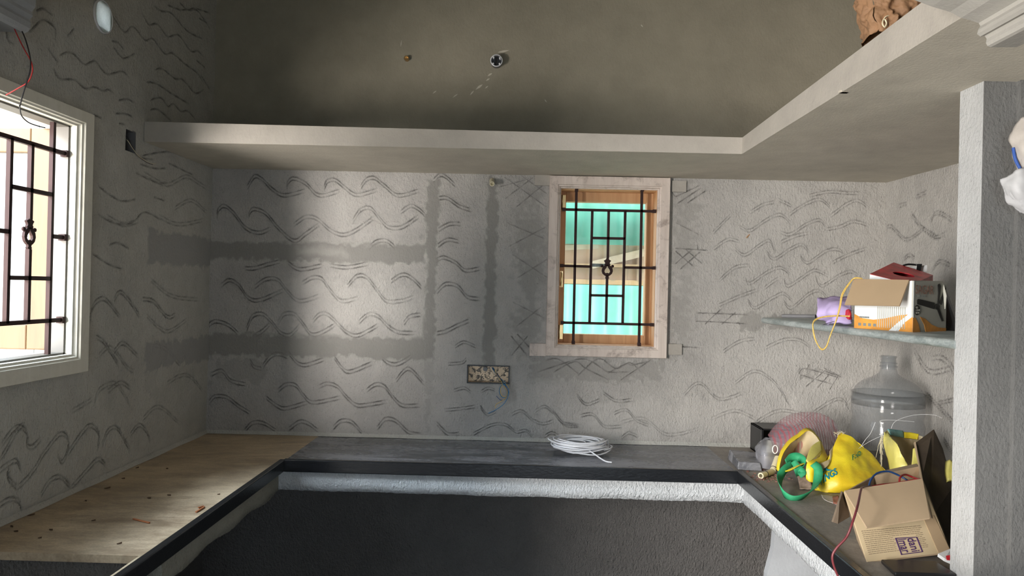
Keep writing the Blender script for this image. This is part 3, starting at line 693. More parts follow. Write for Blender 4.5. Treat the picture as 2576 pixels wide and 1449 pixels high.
# ------------------------------------------------------------------ windows
def frame_mesh(pt, outer, inner, proud, depth, steps, name, mat, parent):
    """mitred frame: pt(u, v, n) -> world; stepped section between the outer and the inner rectangle"""
    mb = MB()
    rings = []
    for t, n in steps:
        r = [(outer[i]*(1-t)+inner[i]*t) for i in range(4)]
        u0, u1, v0, v1 = r
        rings.append([pt(u0, v0, n), pt(u1, v0, n), pt(u1, v1, n), pt(u0, v1, n)])
    vs = [p for r in rings for p in r]; fs = []
    for k in range(len(rings)-1):
        for i in range(4): fs.append((k*4+i, k*4+(i+1) % 4, (k+1)*4+(i+1) % 4, (k+1)*4+i))
    mb.add(vs, fs); return mb.build(name, mat, parent)
PROF = [(0, -.03), (0, .030), (.03, .034), (.72, .034), (.76, .028), (.86, .026), (.90, .016), (1.0, .014), (1.0, -.115)]
def ornament(mb, c, U, V, N, s):
    """cast lyre-shaped casting on the middle bar: crown, horns and ringed drop"""
    def T2(u, v, n=0): return Vector(c)+U*u*s+V*v*s+N*n*s
    def prism(poly, t=.35):
        k = len(poly); a = [T2(u, v, t) for u, v in poly]; b = [T2(u, v, -t) for u, v in poly]
        mb.add(a+b, [tuple(range(k)), tuple(range(2*k-1, k-1, -1))]+[(i, k+i, k+(i+1) % k, (i+1) % k) for i in range(k)])
    half = [(.0, 4.6), (.45, 4.5), (.75, 4.0), (1.5, 3.6), (1.1, 3.1), (.9, 2.6), (1.2, 2.2), (1.0, 1.7), (0, 1.6)]
    prism(half+[(-u, v) for u, v in half[::-1][1:-1]])
    out = [(.0, 2.0), (1.2, 1.7), (2.05, .6), (2.25, -.5), (1.9, -1.6), (1.0, -2.4), (0, -2.6)]
    inn = [(.0, 1.55), (.35, .8), (1.0, -.1), (1.15, -.8), (.7, -1.45), (.3, -1.35), (0, -1.2)]
    for sg in (1, -1):
        for a, b, a2, b2 in zip(out[:-1], out[1:], inn[:-1], inn[1:]):
            prism([(sg*a[0], a[1]), (sg*b[0], b[1]), (sg*b2[0]+1e-4, b2[1]-1e-3), (sg*a2[0], a2[1])])
        mb.lathe(T2(sg*2.1, 1.45), [(0, -.4*s), (.5*s, -.3*s), (.6*s, 0), (.5*s, .3*s), (0, .4*s)], 12, axis='y' if abs(N.y) > .5 else 'x')
    tail = [(0, -2.3), (.7, -2.4), (.55, -3.0), (.85, -3.3), (.4, -3.8), (0, -3.9)]
    prism(tail+[(-u, v) for u, v in tail[::-1][1:-1]])

# window_1: back wall
w1 = empty('window_1', (.42, YB, 1.25), 'small back wall window with pinkish primed wooden frame and dark iron grille', 'window', kind='structure')
pt1 = lambda u, v, n: (u, YB-n, v)
OUT1 = (.121, .7155, 1.2495, 2.1395); INN1 = (.179, .6575, 1.304, 2.080)
frame_mesh(pt1, OUT1, INN1, 0, 0, PROF, 'window_frame', M_PRIMER, w1)
# outer reveal + opening casement frame of raw wood
rv = MB()
y0, y1 = YB+.10, YB+.155
for (u0, u1, v0, v1) in [(.179, .212, 1.304, 2.08), (.622, .6575, 1.304, 2.08), (.212, .622, 1.304, 1.352), (.212, .622, 2.028, 2.08)]:
    rv.box((u0, y0, v0), (u1, y1, v1))
bevel(rv.build('casement_sash', M_OAK, w1), .003)
lin = MB()
for (u0, u1, v0, v1) in [(.150, .182, 1.28, 2.11), (.655, .69, 1.28, 2.11), (.182, .655, 1.28, 1.307), (.182, .655, 2.077, 2.11)]:
    lin.box((u0, YB+.005, v0), (u1, y1+.02, v1))
lin.build('frame_lining', M_OAK, w1)
MB().box((.212, YB+.125, 1.352), (.622, YB+.129, 2.028)).build('window_pane', M_GLASS, w1)
def s1(x, y): return P(1320+x*.3381, 430+y*.3381, YB+.012)
g = MB(); r = .0062
full_l = (s1(385, 142), s1(361, 1275)); full_r = (s1(872, 142), s1(850, 1290))
for a, b in [full_l, full_r, (s1(285, 287), s1(965, 301)), (s1(275, 1128), s1(948, 1144)), (s1(270, 705), s1(490, 712)), (s1(740, 718), s1(965, 722)),
             (s1(503, 296), s1(482, 1130)), (s1(748, 300), s1(728, 1134)), (s1(625, 298), s1(618, 652)), (s1(613, 785), s1(605, 1132)), (s1(503, 499), s1(745, 504)), (s1(488, 925), s1(730, 930))]:
    g.bar(a, b, r, r)
for (x, y) in [(385,142),(361,1275),(872,142),(850,1290),(290,287),(962,301),(280,1128),(945,1144),(275,705),(962,722)]:
    q = s1(x, y); g.box((q.x-.008, YB-.002, q.z-.008), (q.x+.008, YB+.02, q.z+.008))
ornament(g, s1(614, 735), Vector((1, 0, 0)), Vector((0, 0, 1)), Vector((0, -1, 0)), .0124)
g.build('window_grille', M_IRON, w1)
h = MB().box((.19, YB+.02, 1.33), (.205, YB+.035, 1.40)).tube([(.188, YB+.03, 1.33), (.188, YB+.03, 1.40)], .005).build('hinge', M_BRASS, w1)
MB().box((.19, YB+.02, 1.98), (.205, YB+.035, 2.05)).tube([(.188, YB+.03, 1.98), (.188, YB+.03, 2.05)], .005).build('hinge', M_BRASS, w1)
MB().tube(crom([(.192, YB+.03, 1.665), (.192, YB+.005, 1.655), (.190, YB+.004, 1.61), (.192, YB+.03, 1.595)], 4), .0045).box((.186, YB+.03, 1.59), (.200, YB+.04, 1.67)).build('handle', M_BRASS, w1)
# old stone lugs bedded beside the frame
for nm, (x0, y0_, x1_, y1_) in {'a': (1332,865,1374,895), 'b': (1345,438,1388,466), 'c': (1690,455,1727,482), 'd': (1676,866,1716,892)}.items():
    a = at(x0, y1_, 1, YB-.012); b = at(x1_, y0_, 1, YB-.012)
    lg = rough_box('frame_lug', (a[0], YB-.012, a[2]), (b[0], YB+.03, b[2]), M_PRIMER if nm == 'a' else M_LOFT, .01, .002, 5)
    bevel(lg, .002); lg.parent = w1; lg.matrix_parent_inverse = Matrix.Translation(-w1.location)

# window_2: left wall
w2 = empty('window_2', (XL, 2.0, 1.25), 'large left wall window with cream frame, dark iron grille and daylight outside', 'window', kind='structure')
pt2 = lambda u, v, n: (XL+n, u, v)
OUT2 = (1.40, 2.618, 1.2455, 2.157); INN2 = (1.47, 2.548, 1.312, 2.102)
frame_mesh(pt2, OUT2, INN2, 0, 0, PROF, 'window_frame', M_PRIMER_W, w2)
jb = MB()
for (u0, u1, v0, v1) in [(2.54, 2.59, 1.29, 2.13), (1.45, 1.475, 1.29, 2.13), (1.47, 2.55, 1.29, 1.318), (1.47, 2.55, 2.096, 2.13)]:
    jb.box((XL-.062, u0, v0), (XL-.01, u1, v1))
jb.build('frame_lining', M_LINING, w2)
def s2(x, y): return Vector(at(x*.5521, 180+y*.5521, 0, XL-.02))
g = MB(); r = .0068
topr, botr = s2(326, 384), s2(300, 1130)
zt_ = topr.z; zb_ = botr.z
ys = [s2(233, 600).y, s2(132, 740).y, s2(37, 700).y]
xg = XL-.02
g.bar((xg, 1.475, zt_), (xg, 2.545, zt_), r); g.bar((xg, 1.475, zb_), (xg, 2.545, zb_), r)
zm = s2(320, 760).z
g.bar((xg, ys[0], zm), (xg, 2.545, zm), r)
c0 = (1.475+2.545)/2
for sgn in (1, -1):
    f = (lambda y: y) if sgn == 1 else (lambda y: 2*c0-y)
    g.bar((xg, f(ys[0]), 1.315), (xg, f(ys[0]), 2.10), r)
    zo_ = s2(132, 745).z; g.bar((xg, f(ys[1]), zb_), (xg, f(ys[1]), zo_-.045), r); g.bar((xg, f(ys[1]), zo_+.05), (xg, f(ys[1]), zt_), r); g.bar((xg, f(ys[2]), zb_), (xg, f(ys[2]), zt_), r)
    for z in (s2(130, 540).z, s2(125, 941).z): g.bar((xg, f(ys[2]), z), (xg, f(ys[0]), z), r)
    if sgn == -1: g.bar((xg, 1.475, zm), (xg, f(ys[0]), zm), r)
    ornament(g, (xg, f(ys[1]), s2(132, 745).z), Vector((0, 1, 0)), Vector((0, 0, 1)), Vector((1, 0, 0)), .0124)
zc_ = s2(0, 725).z; g.bar((xg, 2*c0-ys[2], zc_), (xg, ys[2], zc_), r)
for z in (zt_, zb_, zm): g.box((xg-.011, 2.53, z-.011), (xg+.011, 2.548, z+.011))
g.build('window_grille', M_IRON, w2)
for (ya_, yb_, za_, zb_2) in [(2.612, 2.645, 2.045, 2.115), (2.612, 2.640, 1.262, 1.32)]:
    lg = rough_box('frame_lug', (XL-.02, ya_, za_), (XL+.010, yb_, zb_2), M_LOFT, .01, .002, 6)
    bevel(lg, .003); lg.parent = w2; lg.matrix_parent_inverse = Matrix.Translation(-w2.location)
# casement leaf swung outwards, at right angles to the wall
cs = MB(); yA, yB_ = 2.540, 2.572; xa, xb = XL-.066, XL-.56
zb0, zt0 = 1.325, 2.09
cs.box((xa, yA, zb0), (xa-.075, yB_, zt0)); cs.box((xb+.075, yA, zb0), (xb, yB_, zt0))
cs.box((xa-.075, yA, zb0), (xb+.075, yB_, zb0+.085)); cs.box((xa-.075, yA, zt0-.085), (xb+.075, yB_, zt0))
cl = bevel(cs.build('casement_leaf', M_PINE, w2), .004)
MB().box((xa-.075, yA+.018, zb0+.085), (xb+.075, yA+.022, zt0-.085)).build('window_pane', M_GLASS, cl)

# ------------------------------------------------------------------ outside
tag(MB().box((-16, -8, -.6), (9, 16, -.3)).build('ground', M_EARTH), kind='structure')
def corrug(name, x0, x1, z0, z1, y, mat, pitch=.2, amp=.02):
    mb = MB(); n = int((x1-x0)/.02); rows = []
    for z in (z0, z1): rows.append([(x0+(x1-x0)*i/n, y+amp*math.sin(2*PI*(x0+(x1-x0)*i/n)/pitch), z) for i in range(n+1)])
    mb.grid(rows, 0, True, flip=True); o = mb.build(name, mat); solid(o, .004); return o
ys_ = 6.0
def zz(py): return float(at(1530, py, 1, ys_)[2])
tag(corrug('roof_sheet', -.6, 2.6, zz(618), zz(470), ys_-.1, M_TEAL), 'bright turquoise corrugated sheet seen through the upper half of the small window', 'metal sheet')
tag(corrug('fence_sheet', -.6, 2.6, -.3, zz(718), ys_-.2, M_TEAL), 'bright turquoise sheet fence seen through the bottom half of the small window', 'fence')
bx_ = empty('timber_shed', (1.0, ys_+.1, zz(730)), 'sunlit beige timber shed between the turquoise sheets outside the small window', 'shed')
mb = MB()
for k in range(22): mb.box((-.6+k*.145, ys_+.05, zz(735)), (-.6+k*.145+.1435, ys_+.07, zz(600)))
for k in range(3): mb.box((-.58+k*1.5, ys_+.02, -.3), (-.50+k*1.5, ys_+.06, zz(600)))
mb.build('plank_wall', M_BEIGEX, bx_)
MB().bar((.55, ys_, zz(668)), (1.25, ys_, zz(610)), .02, .03).bar((-.3, ys_, zz(640)), (.6, ys_, zz(620)), .02, .02).build('rafter', M_PINEB, bx_)
MB().box((-.6, ys_-.02, zz(672)), (2.6, ys_+.04, zz(664))).box((-.6, ys_-.02, zz(716)), (2.6, ys_+.04, zz(704))).build('rail', M_OAK, bx_)
MB().box((1.33, ys_-.02, zz(655)), (1.42, ys_+.04, zz(617))).build('vent_opening', M_OAK, bx_)
tag(MB().box((-3.08, 4.35, -.3), (-2.88, 4.5, 3.2)).build('porch_pillar', M_CREAMWALL), 'pale plastered pillar standing outside beyond the swung-out casement leaf', 'pillar')
lf = MB(); rr = random.Random(3)
for k in range(500):
    c_ = Vector((-4.4+rr.gauss(0, .5), 7+rr.gauss(0, .4), 1.2+rr.gauss(0, .45)))
    a = Vector((rr.uniform(-1, 1), rr.uniform(-1, 1), rr.uniform(-1, 1))).normalized(); b = a.orthogonal().normalized()
    lf.add([c_-a*.08, c_+b*.03, c_+a*.08, c_-b*.03], [(0, 1, 2, 3)])
bush = empty('garden_bush', (-4.4, 7, -.3), 'green leafy bush glimpsed outside through the left window', 'bush')
lf.build('foliage', M_LEAF, bush); MB().tube([(-4.4, 7, -.3), (-4.35, 7, .5), (-4.4, 7, 1.3)], [.05, .04, .02]).build('stem', M_OAK, bush)

# ------------------------------------------------------------------ counter
ct = empty('kitchen_counter', (0, YC, 0), 'U-shaped kitchen counter of dusty black stone slabs on rough concrete', 'counter')
th = .022
# left run with the sink opening (opening from y 1.25 to 2.02)
a = MB(); SX0, SX1, SY0, SY1 = -1.53, -1.032, 1.15, 2.02
a.box((XL, SY1, ZT-th), (X1, YB, ZT)); a.box((XL, .6, ZT-th), (X1, SY0, ZT)); a.box((XL, SY0, ZT-th), (SX0, SY1, ZT)); a.box((SX1, SY0, ZT-th), (X1, SY1, ZT))
tag(a.build('stone_slab', M_STONEL, ct), 'tan dust covered slab with an open sink cut-out')
tag(MB().box((X1, YC, ZT-th), (X2, YB, ZT-.0004)).build('stone_slab', M_STONE, ct), 'black slab smeared with grey dust')
tag(MB().box((X2, .9, ZT-th), (XP+.001, 2.0, ZT-.0002)).box((X2, 2.0, ZT-th), (XP, 2.06, ZT-.0002)).hexa([(X2, 2.06, ZT-th), (RWX(2.06), 2.06, ZT-th), (XR, YB, ZT-th), (X2, YB, ZT-th), (X2, 2.06, ZT-.0002), (RWX(2.06), 2.06, ZT-.0002), (XR, YB, ZT-.0002), (X2, YB, ZT-.0002)]).build('stone_slab', M_STONER, ct), 'grey-brown dusty slab')
zt_e, zb_e = ZT+.009, ZT-.045
def edge(a, b): return bevel(MB().box(a, b).build('edge_strip', M_EDGE, ct), .004, 3)
edge((X1-.0, YC-.004, zb_e), (X2, YC+.018, zt_e))
edge((X1-.022, .6, zb_e), (X1+.003, YC+.018, zt_e-.004))
edge((X2-.003, .9, zb_e), (X2+.022, YC+.018, zt_e))
# rough concrete beam with ragged lower edge
def ragged(p0, p1, inward, z0, z1, thick, seed):
    p0, p1, inward = Vector(p0), Vector(p1), Vector(inward); L = (p1-p0).length; n = int(L/.012); r_ = random.Random(seed)
    k_ = 1.0 if seed == 2 else .22
    low = [z0+k_*(.007*math.sin(i*.21+seed)+.005*math.sin(i*.057))+r_.uniform(-.0015, .0015) for i in range(n+1)]
    f0 = []; f1 = []; f2 = []; b0 = []; b1 = []
    mb = MB(); rows = []
    for i in range(n+1):
        q = p0.lerp(p1, i/n); j = inward*(r_.uniform(0, .003))
        rows.append([(q.x, q.y, z1), (q.x+j.x, q.y+j.y, (z1*.66+low[i]*.34)), (q.x-j.x, q.y-j.y, (z1*.33+low[i]*.67)), (q.x, q.y, low[i]),
                     (q.x+inward.x*thick, q.y+inward.y*thick, low[i]+.004), (q.x+inward.x*thick, q.y+inward.y*thick, z1)])
    mb.grid(rows, 0, True); k = 6
    mb.add(rows[0], [(0, 1, 2, 3, 4, 5)]); mb.add(rows[-1], [(5, 4, 3, 2, 1, 0)])
    return mb.build('concrete_beam', M_BEAM, ct)
zb1 = ZT-th-.001
ragged((X1-.03, YC+.022, 0), (X2+.05, YC+.022, 0), (0, 1, 0), .690, zb1, .10, 1)
o = ragged((X1-.028, 2.14, 0), (X1-.028, YC+.1, 0), (-1, 0, 0), .687, zb1, .09, 2); o.data.materials[0] = cement('olive_grey_concrete', (.33, .32, .27), (.2, .2, .2), .003, use_attr=False, grain=1.3)  # left beam in a darker olive-grey tone
ragged((X2+.03, YC+.06, 0), (X2+.03, .9, 0), (1, 0, 0), .690, zb1, .09, 3)
tag(MB().plate([(1.01, 3.0, 0), (1.78, 3.0, 0), (1.78, 3.0, .68), (1.04, 3.0, .70), (1.03, 3.0, .55), (1.006, 3.0, .45)], .04, n=Vector((0, -1, 0))).build('support_slab', M_SLABGREY, ct), 'smooth pale grey upright slab')
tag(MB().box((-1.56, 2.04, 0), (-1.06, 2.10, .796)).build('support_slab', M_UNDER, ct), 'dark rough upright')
# plaster fillet where slab meets wall
fl = MB(); n = 60
for (pa, pb, q) in [((XL, YB, 0), (XR, YB, 0), (0, -1, 0)), ((XL, 1.2, 0), (XL, YB, 0), (1, 0, 0))]:
    pa, pb, q = Vector(pa), Vector(pb), Vector(q); rows = []
    for i in range(n+1):
        c_ = pa.lerp(pb, i/n); k = .014+.002*math.sin(i*.7)
        rows.append([c_+q*.0045+Vector((0, 0, ZT+.018)), c_+q*.006+Vector((0, 0, ZT+.012)), c_+q*.012+Vector((0, 0, ZT+.006)), c_+q*k+Vector((0, 0, ZT+.001))])
    fl.grid(rows, 0, True)
o = fl.build('trim_5', M_WALLL); tag(o, kind='structure')

# ------------------------------------------------------------------ wall fittings
mid = lambda r: ((r[0]+r[1])/2, (r[2]+r[3])/2)
sb = empty('switch_box', ((SWB[0]+SWB[1])/2, YB, SWB[2]), 'mortar-stained metal switch box sunk in the back wall left of the window', 'switch box')
u0, u1, v0, v1 = SWB
m = MB(); t = .003; y0, y1 = YB-.006, YB+.045
m.box((u0, y1, v0), (u1, y1+t, v1)).box((u0, y0, v0), (u0+t, y1, v1)).box((u1-t, y0, v0), (u1, y1, v1)).box((u0, y0, v0), (u1, y1, v0+t)).box((u0, y0, v1-t), (u1, y1, v1))
m.build('metal_box', M_METALBOX, sb)
rim = MB()
for b_ in [((u0-.003, y0-.002, v0-.003), (u1+.003, y0, v0+.003)), ((u0-.003, y0-.002, v1-.003), (u1+.003, y0, v1+.003)), ((u0-.003, y0-.002, v0), (u0+.003, y0, v1)), ((u1-.003, y0-.002, v0), (u1+.003, y0, v1))]: rim.box(*b_)
rim.build('box_rim', M_BLACKP, sb)
q = P(1221, 926, y1-.01)
MB().lathe((q.x, y1-.02, q.z-.004), [(.011, 0), (.011, .02)], 16, axis='y').lathe((q.x, y1-.02, q.z-.004), [(0, 0), (.011, 0)], 16, axis='y').build('conduit_end', M_GREYP, sb)
def wires(name, label, cat, specs, root):
    t_ = empty(name, root, label, cat)
    for nm, pts, r_, mt, lab in specs:
        o_ = MB().tube(crom(pts, 8), r_, 8).build(nm, mt, t_)
        if lab: o_['label'] = lab
    return t_
def SWp(l, y=YB-.03): return [P(1040+a_*.2899, 840+b_*.2899, y if i > 1 else YB+.03-i*.03) for i, (a_, b_) in enumerate(l)]
wires('hanging_wires', 'tangle of blue and yellow wires hanging out of the wall switch box', 'wires', [
    ('wire', SWp([(680,290),(730,370),(780,430),(820,470),(825,530),(790,600),(730,650),(650,690)]), .0016, M_CYANW, 'blue wire'),
    ('wire', SWp([(690,290),(740,370),(800,430),(760,450),(745,500),(770,550),(810,540),(825,480),(790,435)], YB-.028), .0016, M_CYANW, 'blue looped wire'),
    ('wire', SWp([(700,300),(720,350),(770,430),(755,480),(765,530),(800,545),(815,500),(780,450)], YB-.034), .0015, M_YELLOWW, 'yellow wire'),
    ('wire', SWp([(695,300),(740,380),(800,430),(825,470),(815,540),(770,580),(720,610),(710,640)], YB-.024), .0015, M_YELLOWW, 'yellow wire'),
    ('wire', SWp([(685,295),(735,360),(790,440),(820,500),(800,560),(760,575),(720,540)], YB-.02), .0015, M_BLUEW, 'dark blue wire')], P(1240, 925, YB))

jb_ = empty('junction_box', P(1249, 153, YB), 'round white-rimmed plastic junction box stuck on the upper back wall', 'junction box')
c_ = P(1249, 153, YB-.03)
m = MB(); m.lathe((c_.x, YB-.034, c_.z), [(.026, .034), (.029, .034), (.0305, 0), (.026, 0), (.0255, .028), (0, .030)], 32, axis='y'); jbs = m.build('box_shell', M_GREYP, jb_)
MB().lathe((c_.x, YB-.0365, c_.z), [(.0265, 0), (.0305, 0), (.0305, .003), (.0265, .003), (.0265, 0)], 32, axis='y').build('rim', M_WHITEW, jb_)
for a_ in (.7, 2.3, 3.9, 5.5): MB().lathe((c_.x+.022*math.cos(a_), YB-.036, c_.z+.022*math.sin(a_)), [(0, 0), (.0045, 0), (.0045, .03)], 10, axis='y').build('screw_post', M_WHITEW, jbs)
MB().box((c_.x-.003, YB-.03, c_.z-.022), (c_.x+.003, YB-.008, c_.z+.022)).box((c_.x-.007, YB-.02, c_.z-.018), (c_.x-.003, YB-.006, c_.z+.018)).build('divider', M_BLACKP, jb_)
def pipe(name, label, cat, a_, b_, r_, mat, bore=.65, wall=M_BLACKP):
    a_, b_ = Vector(a_), Vector(b_); d = (b_-a_).normalized()
    t_ = MB(); t_.tube([a_, b_], r_, 20, caps=False); t_.tube([b_, a_+d*.001], r_*bore, 20, caps=False)
    rings = []
    u = d.orthogonal().normalized(); w_ = d.cross(u)
    for rr_ in (r_, r_*bore): rings.append([b_+(u*math.cos(2*PI*j/20)+w_*math.sin(2*PI*j/20))*rr_ for j in range(20)])
    t_.add(rings[0]+rings[1], [(j, (j+1) % 20, 20+(j+1) % 20, 20+j) for j in range(20)])
    t_.add([b_-d*.012+(u*math.cos(2*PI*j/20)+w_*math.sin(2*PI*j/20))*r_*bore for j in range(20)], [tuple(range(20))])
    o_ = t_.build(name, mat); return tag(o_, label, cat)
c_ = P(1024, 149, YB); pipe('pipe_end', 'small brass-coloured pipe end poking out of the upper back wall', 'pipe', (c_.x, YB+.02, c_.z), (c_.x, YB-.02, c_.z), .0125, M_BRASS)
c_ = P(1237, 460, YB); pipe('pipe_stub', 'short drooping cream pipe stub sticking out of the wall under the loft', 'pipe', (c_.x, YB+.02, c_.z+.02), (c_.x+.004, YB-.05, c_.z-.012), .0125, M_CREAMP)
# circular vent through left wall
vt = empty('vent_pipe', (XL, HC[1], HC[2]), 'round vent sleeve high on the left wall with a glowing pale cap', 'vent')
MB().lathe((XL-T-.02, HC[1], HC[2]), [(HR+.002, 0), (HR+.002, T+.028), (HR-.002, T+.028), (HR-.002, 0)], 48, axis='x').build('sleeve', M_WHITEW, vt)
m = MB(); n = 64
# plaster collar closing the square-cut hole around the round sleeve
cv = [(XL+.0015, HC[1]+HR*math.cos(2*PI*j/n), HC[2]+HR*math.sin(2*PI*j/n)) for j in range(n)]
co_ = [(XL-.006, HC[1]+HR*1.42*math.cos(2*PI*j/n), HC[2]+HR*1.42*math.sin(2*PI*j/n)) for j in range(n)]
m.add(cv+co_, [(j, (j+1) % n, n+(j+1) % n, n+j) for j in range(n)], 0, True); m.build('collar', M_SLABGREY, vt)
m = MB(); m.lathe((XL+.006, HC[1], HC[2]), [(0, 0), (HR-.002, 0), (HR-.002, -.001), (0, -.001)], 48, axis='x'); m.build('cap', M_CAP, vt)
# little socket recess
u0, u1, v0, v1 = HOLE2
m = MB(); m.box((XL-.05, u0, v0), (XL-.046, u1, v1)).box((XL-.046, u0-.004, v0), (XL, u0, v1)).box((XL-.046, u1, v0), (XL, u1+.004, v1)).box((XL-.046, u0, v0-.004), (XL, u1, v0)).box((XL-.046, u0, v1), (XL, u1, v1+.004))
rc = tag(m.build('recess_box', M_GREYP), 'small dark square socket recess in the left wall beside the window', 'socket box')
def LW(l, x=XL+.02): return [Vector(at(a_, b_, 0, x)) for a_, b_ in l]
wires('recess_wire', 'thin pale wires drooping out of the small socket recess', 'wires', [
    ('wire', [Vector(at(316, 350, 0, XL-.03))]+LW([(322, 355),(335,375),(352,395),(378,410),(392,412)]), .0013, M_CREAMP, None),
    ('wire', [Vector(at(318, 345, 0, XL-.03))]+LW([(324, 350),(333,368),(348,392),(368,408),(384,414)], XL+.014), .0012, M_BLACKW, None)], at(316, 350, 0, XL))
# wires hanging from the left moulding
def LP(l, y): return [P(a_*.1794, b_*.1794, y) for a_, b_ in l]
wires('ceiling_wires', 'red and black wires dangling from the grey cornice in front of the left window', 'wires', [
    ('wire', LP([(200,400),(260,530),(340,690),(420,830),(455,930),(450,1030),(390,1150),(250,1240),(80,1335)], 2.14), .0018, M_REDW, 'red wire'),
    ('wire', LP([(310,440),(360,560),(410,740),(430,880),(420,1000),(370,1170),(320,1330),(280,1480)], 2.13)+[P(x_*.2554, 190+y_*.2554, 2.13+k_*.04) for k_, (x_, y_) in enumerate([(195,300),(210,390),(270,455),(350,490),(445,515)])], .0018, M_BLACKW, 'black wire')], P(50, 75, 2.14))
# nail / splinter on the wall
MB_ = MB().bar(P(1878, 598, YB-.012), P(1887, 588, YB+.002), .002); tag(MB_.build('nail', M_OAK), 'small brown nail stub on the wall right of the window', 'nail')

# ------------------------------------------------------------------ shelf and what is on it
ZS = 1.462
sh = MB(); n = 60; rows = []
for i in range(n+1):
    y = 2.055+(YB-2.055)*i/n; j = .0015*math.sin(i*.9)
    rows.append([(RWX(y)+.005, y, ZS), (XP+.004, y, ZS), (XP-.004+j, y, ZS-.006), (XP-.006+j, y, ZS-.018), (XP+.0, y, ZS-.026), (XP+.03, y, ZS-.030), (RWX(y)+.005, y, ZS-.030)])
sh.grid(rows, 0, True, flip=True); sh.add(rows[0], [tuple(range(7))]); sh.add(rows[-1], [tuple(range(7))[::-1]])
tag(sh.build('wall_shelf', M_SHELF), 'thin veined grey stone shelf between back wall and plastered partition', 'shelf')

A, B, C = Vector((1.188, 2.675, ZS)), Vector((1.277, 2.45, ZS)), Vector((1.470, 2.60, ZS))
D = A+(C-B); up = Vector((0, 0, .168))
fb = empty('fan_carton', (B+D)/2, 'open white and orange ceiling fan carton with a brown flap on the stone shelf', 'box')
n1 = (B-A).cross(up).normalized(); n2 = (C-B).cross(up).normalized()
def wall_(a_, b_, t=.004, nrm=None):
    return [a_, b_, b_+up, a_+up]
m = MB(); tk = .004
for (a_, b_, mi) in [(A, B, 0), (B, C, 1), (C, D, 0), (D, A, 0)]:
    nn = (b_-a_).cross(up).normalized(); m.plate([a_, b_, b_+up, a_+up], tk, mi, n=nn)
m.plate([A+Vector((0, 0, .004)), B+Vector((0, 0, .004)), C+Vector((0, 0, .004)), D+Vector((0, 0, .004))], .003, 0, n=Vector((0, 0, 1)))
fbb = m.build('carton_body', [M_WHITEC, M_GREYC], fb)
QL = [A+up, B+up, B, A]; QR = [B+up, C+up, C, B]
def fl(q): return q
decal(QL, [[(0,.70),(.15,.78),(.35,.80),(.55,.76),(.8,.68),(.93,.66),(.75,.85),(.62,1),(0,1)], [(.78,1),(.88,.82),(1,.70),(1,1)]], M_ORANGE, 'orange_swoosh', fbb)
decal(QL, [[(.62,1),(.75,.85),(.93,.66),(.98,.68),(.86,.84),(.74,1)]], M_WHITEC, 'white_swoosh', fbb, .0016)
decal(QL, [[(.08+.09*k, .88), (.13+.09*k, .88), (.13+.09*k, .94), (.08+.09*k, .94)] for k in range(4)]+[[(.10+.03*k, .74), (.12+.03*k, .74), (.12+.03*k, .775), (.10+.03*k, .775)] for k in range(6)], M_INKG, 'printed_icons', fbb, .002)
decal(QL, [[(.42+.035*k, .52), (.43+.035*k, .52), (.43+.035*k, .95), (.42+.035*k, .95)] for k in range(14)], M_GREYC, 'flute_lines', fbb, .0022)
decal(QR, [[(0,.72),(.07,.72),(.16,.84),(.22,1),(0,1)], [(.20,.70),(.35,.74),(.55,.86),(.75,.92),(1,.94),(1,1),(.38,1),(.33,.86)]], M_ORANGE, 'orange_swoosh', fbb)
lettering('SAGAR', [bil(QR, .05, .08), bil(QR, .58, .08), bil(QR, .58, .25), bil(QR, .05, .25)], M_INKR, 'brand_lettering', fbb, .002)
lettering('CEILING FAN', [bil(QR, .05, .275), bil(QR, .33, .275), bil(QR, .33, .31), bil(QR, .05, .31)], M_INKG, 'small_lettering', fbb, .002)
def disc(cx, cy, rx, ry, n=20): return [(cx+rx*math.cos(2*PI*k/n), cy+ry*math.sin(2*PI*k/n)) for k in range(n)]
decal(QR, [disc(.11, .57, .075, .10)], M_INKB, 'round_seal', fbb, .002)
lettering('GET\n1 STAR\nNOW', [bil(QR, .05, .50), bil(QR, .17, .50), bil(QR, .17, .64), bil(QR, .05, .64)], M_GREYC, 'seal_lettering', fbb, .0038)
decal(QR, [[(.10,.37),(.14,.35),(.62,.42),(.62,.55),(.10,.45)], [(.70,.06),(.75,.03),(.80,.08),(.79,.22),(.76,.45),(.70,.45),(.72,.22)], [(.68,.52),(.76,.50),(.90,.78),(.86,.80)],
           disc(.71, .50, .07, .06), [(.78,.42),(.93,.10),(.96,.12),(.83,.46)]], M_INKB, 'printed_fan', fbb, .002)
o1 = (B-A).cross(up).normalized()
if o1.dot(Vector(CAM)-A) < 0: o1 = -o1
tl, tr = A+up*.995, B+up*.99
flp = [P(2150, 703, 2.67), P(2288, 706, 2.46), P(2264, 771, 2.42)]; flp.append(PL(2126, 768, *flp))
MB().plate(flp, .004).build('carton_flap', M_FLAP, fb)
MB().plate([P(2292, 706, 2.455), P(2370, 708, 2.60), P(2379, 745, 2.57), P(2376, 778, 2.56), P(2371, 712, 2.59)], .003).build('carton_flap', M_GREYC, fb)
# red carton sitting in it
rbx = empty('red_carton', P(2268, 720, 2.66), 'small red printed carton with oval hand hole resting inside the fan carton', 'box')
TA, TB, TC, TD = P(2188, 690, 2.66), P(2248, 661, 2.83), P(2347, 693, 2.72), P(2296, 716, 2.54)
dn = Vector((0, 0, -.09))
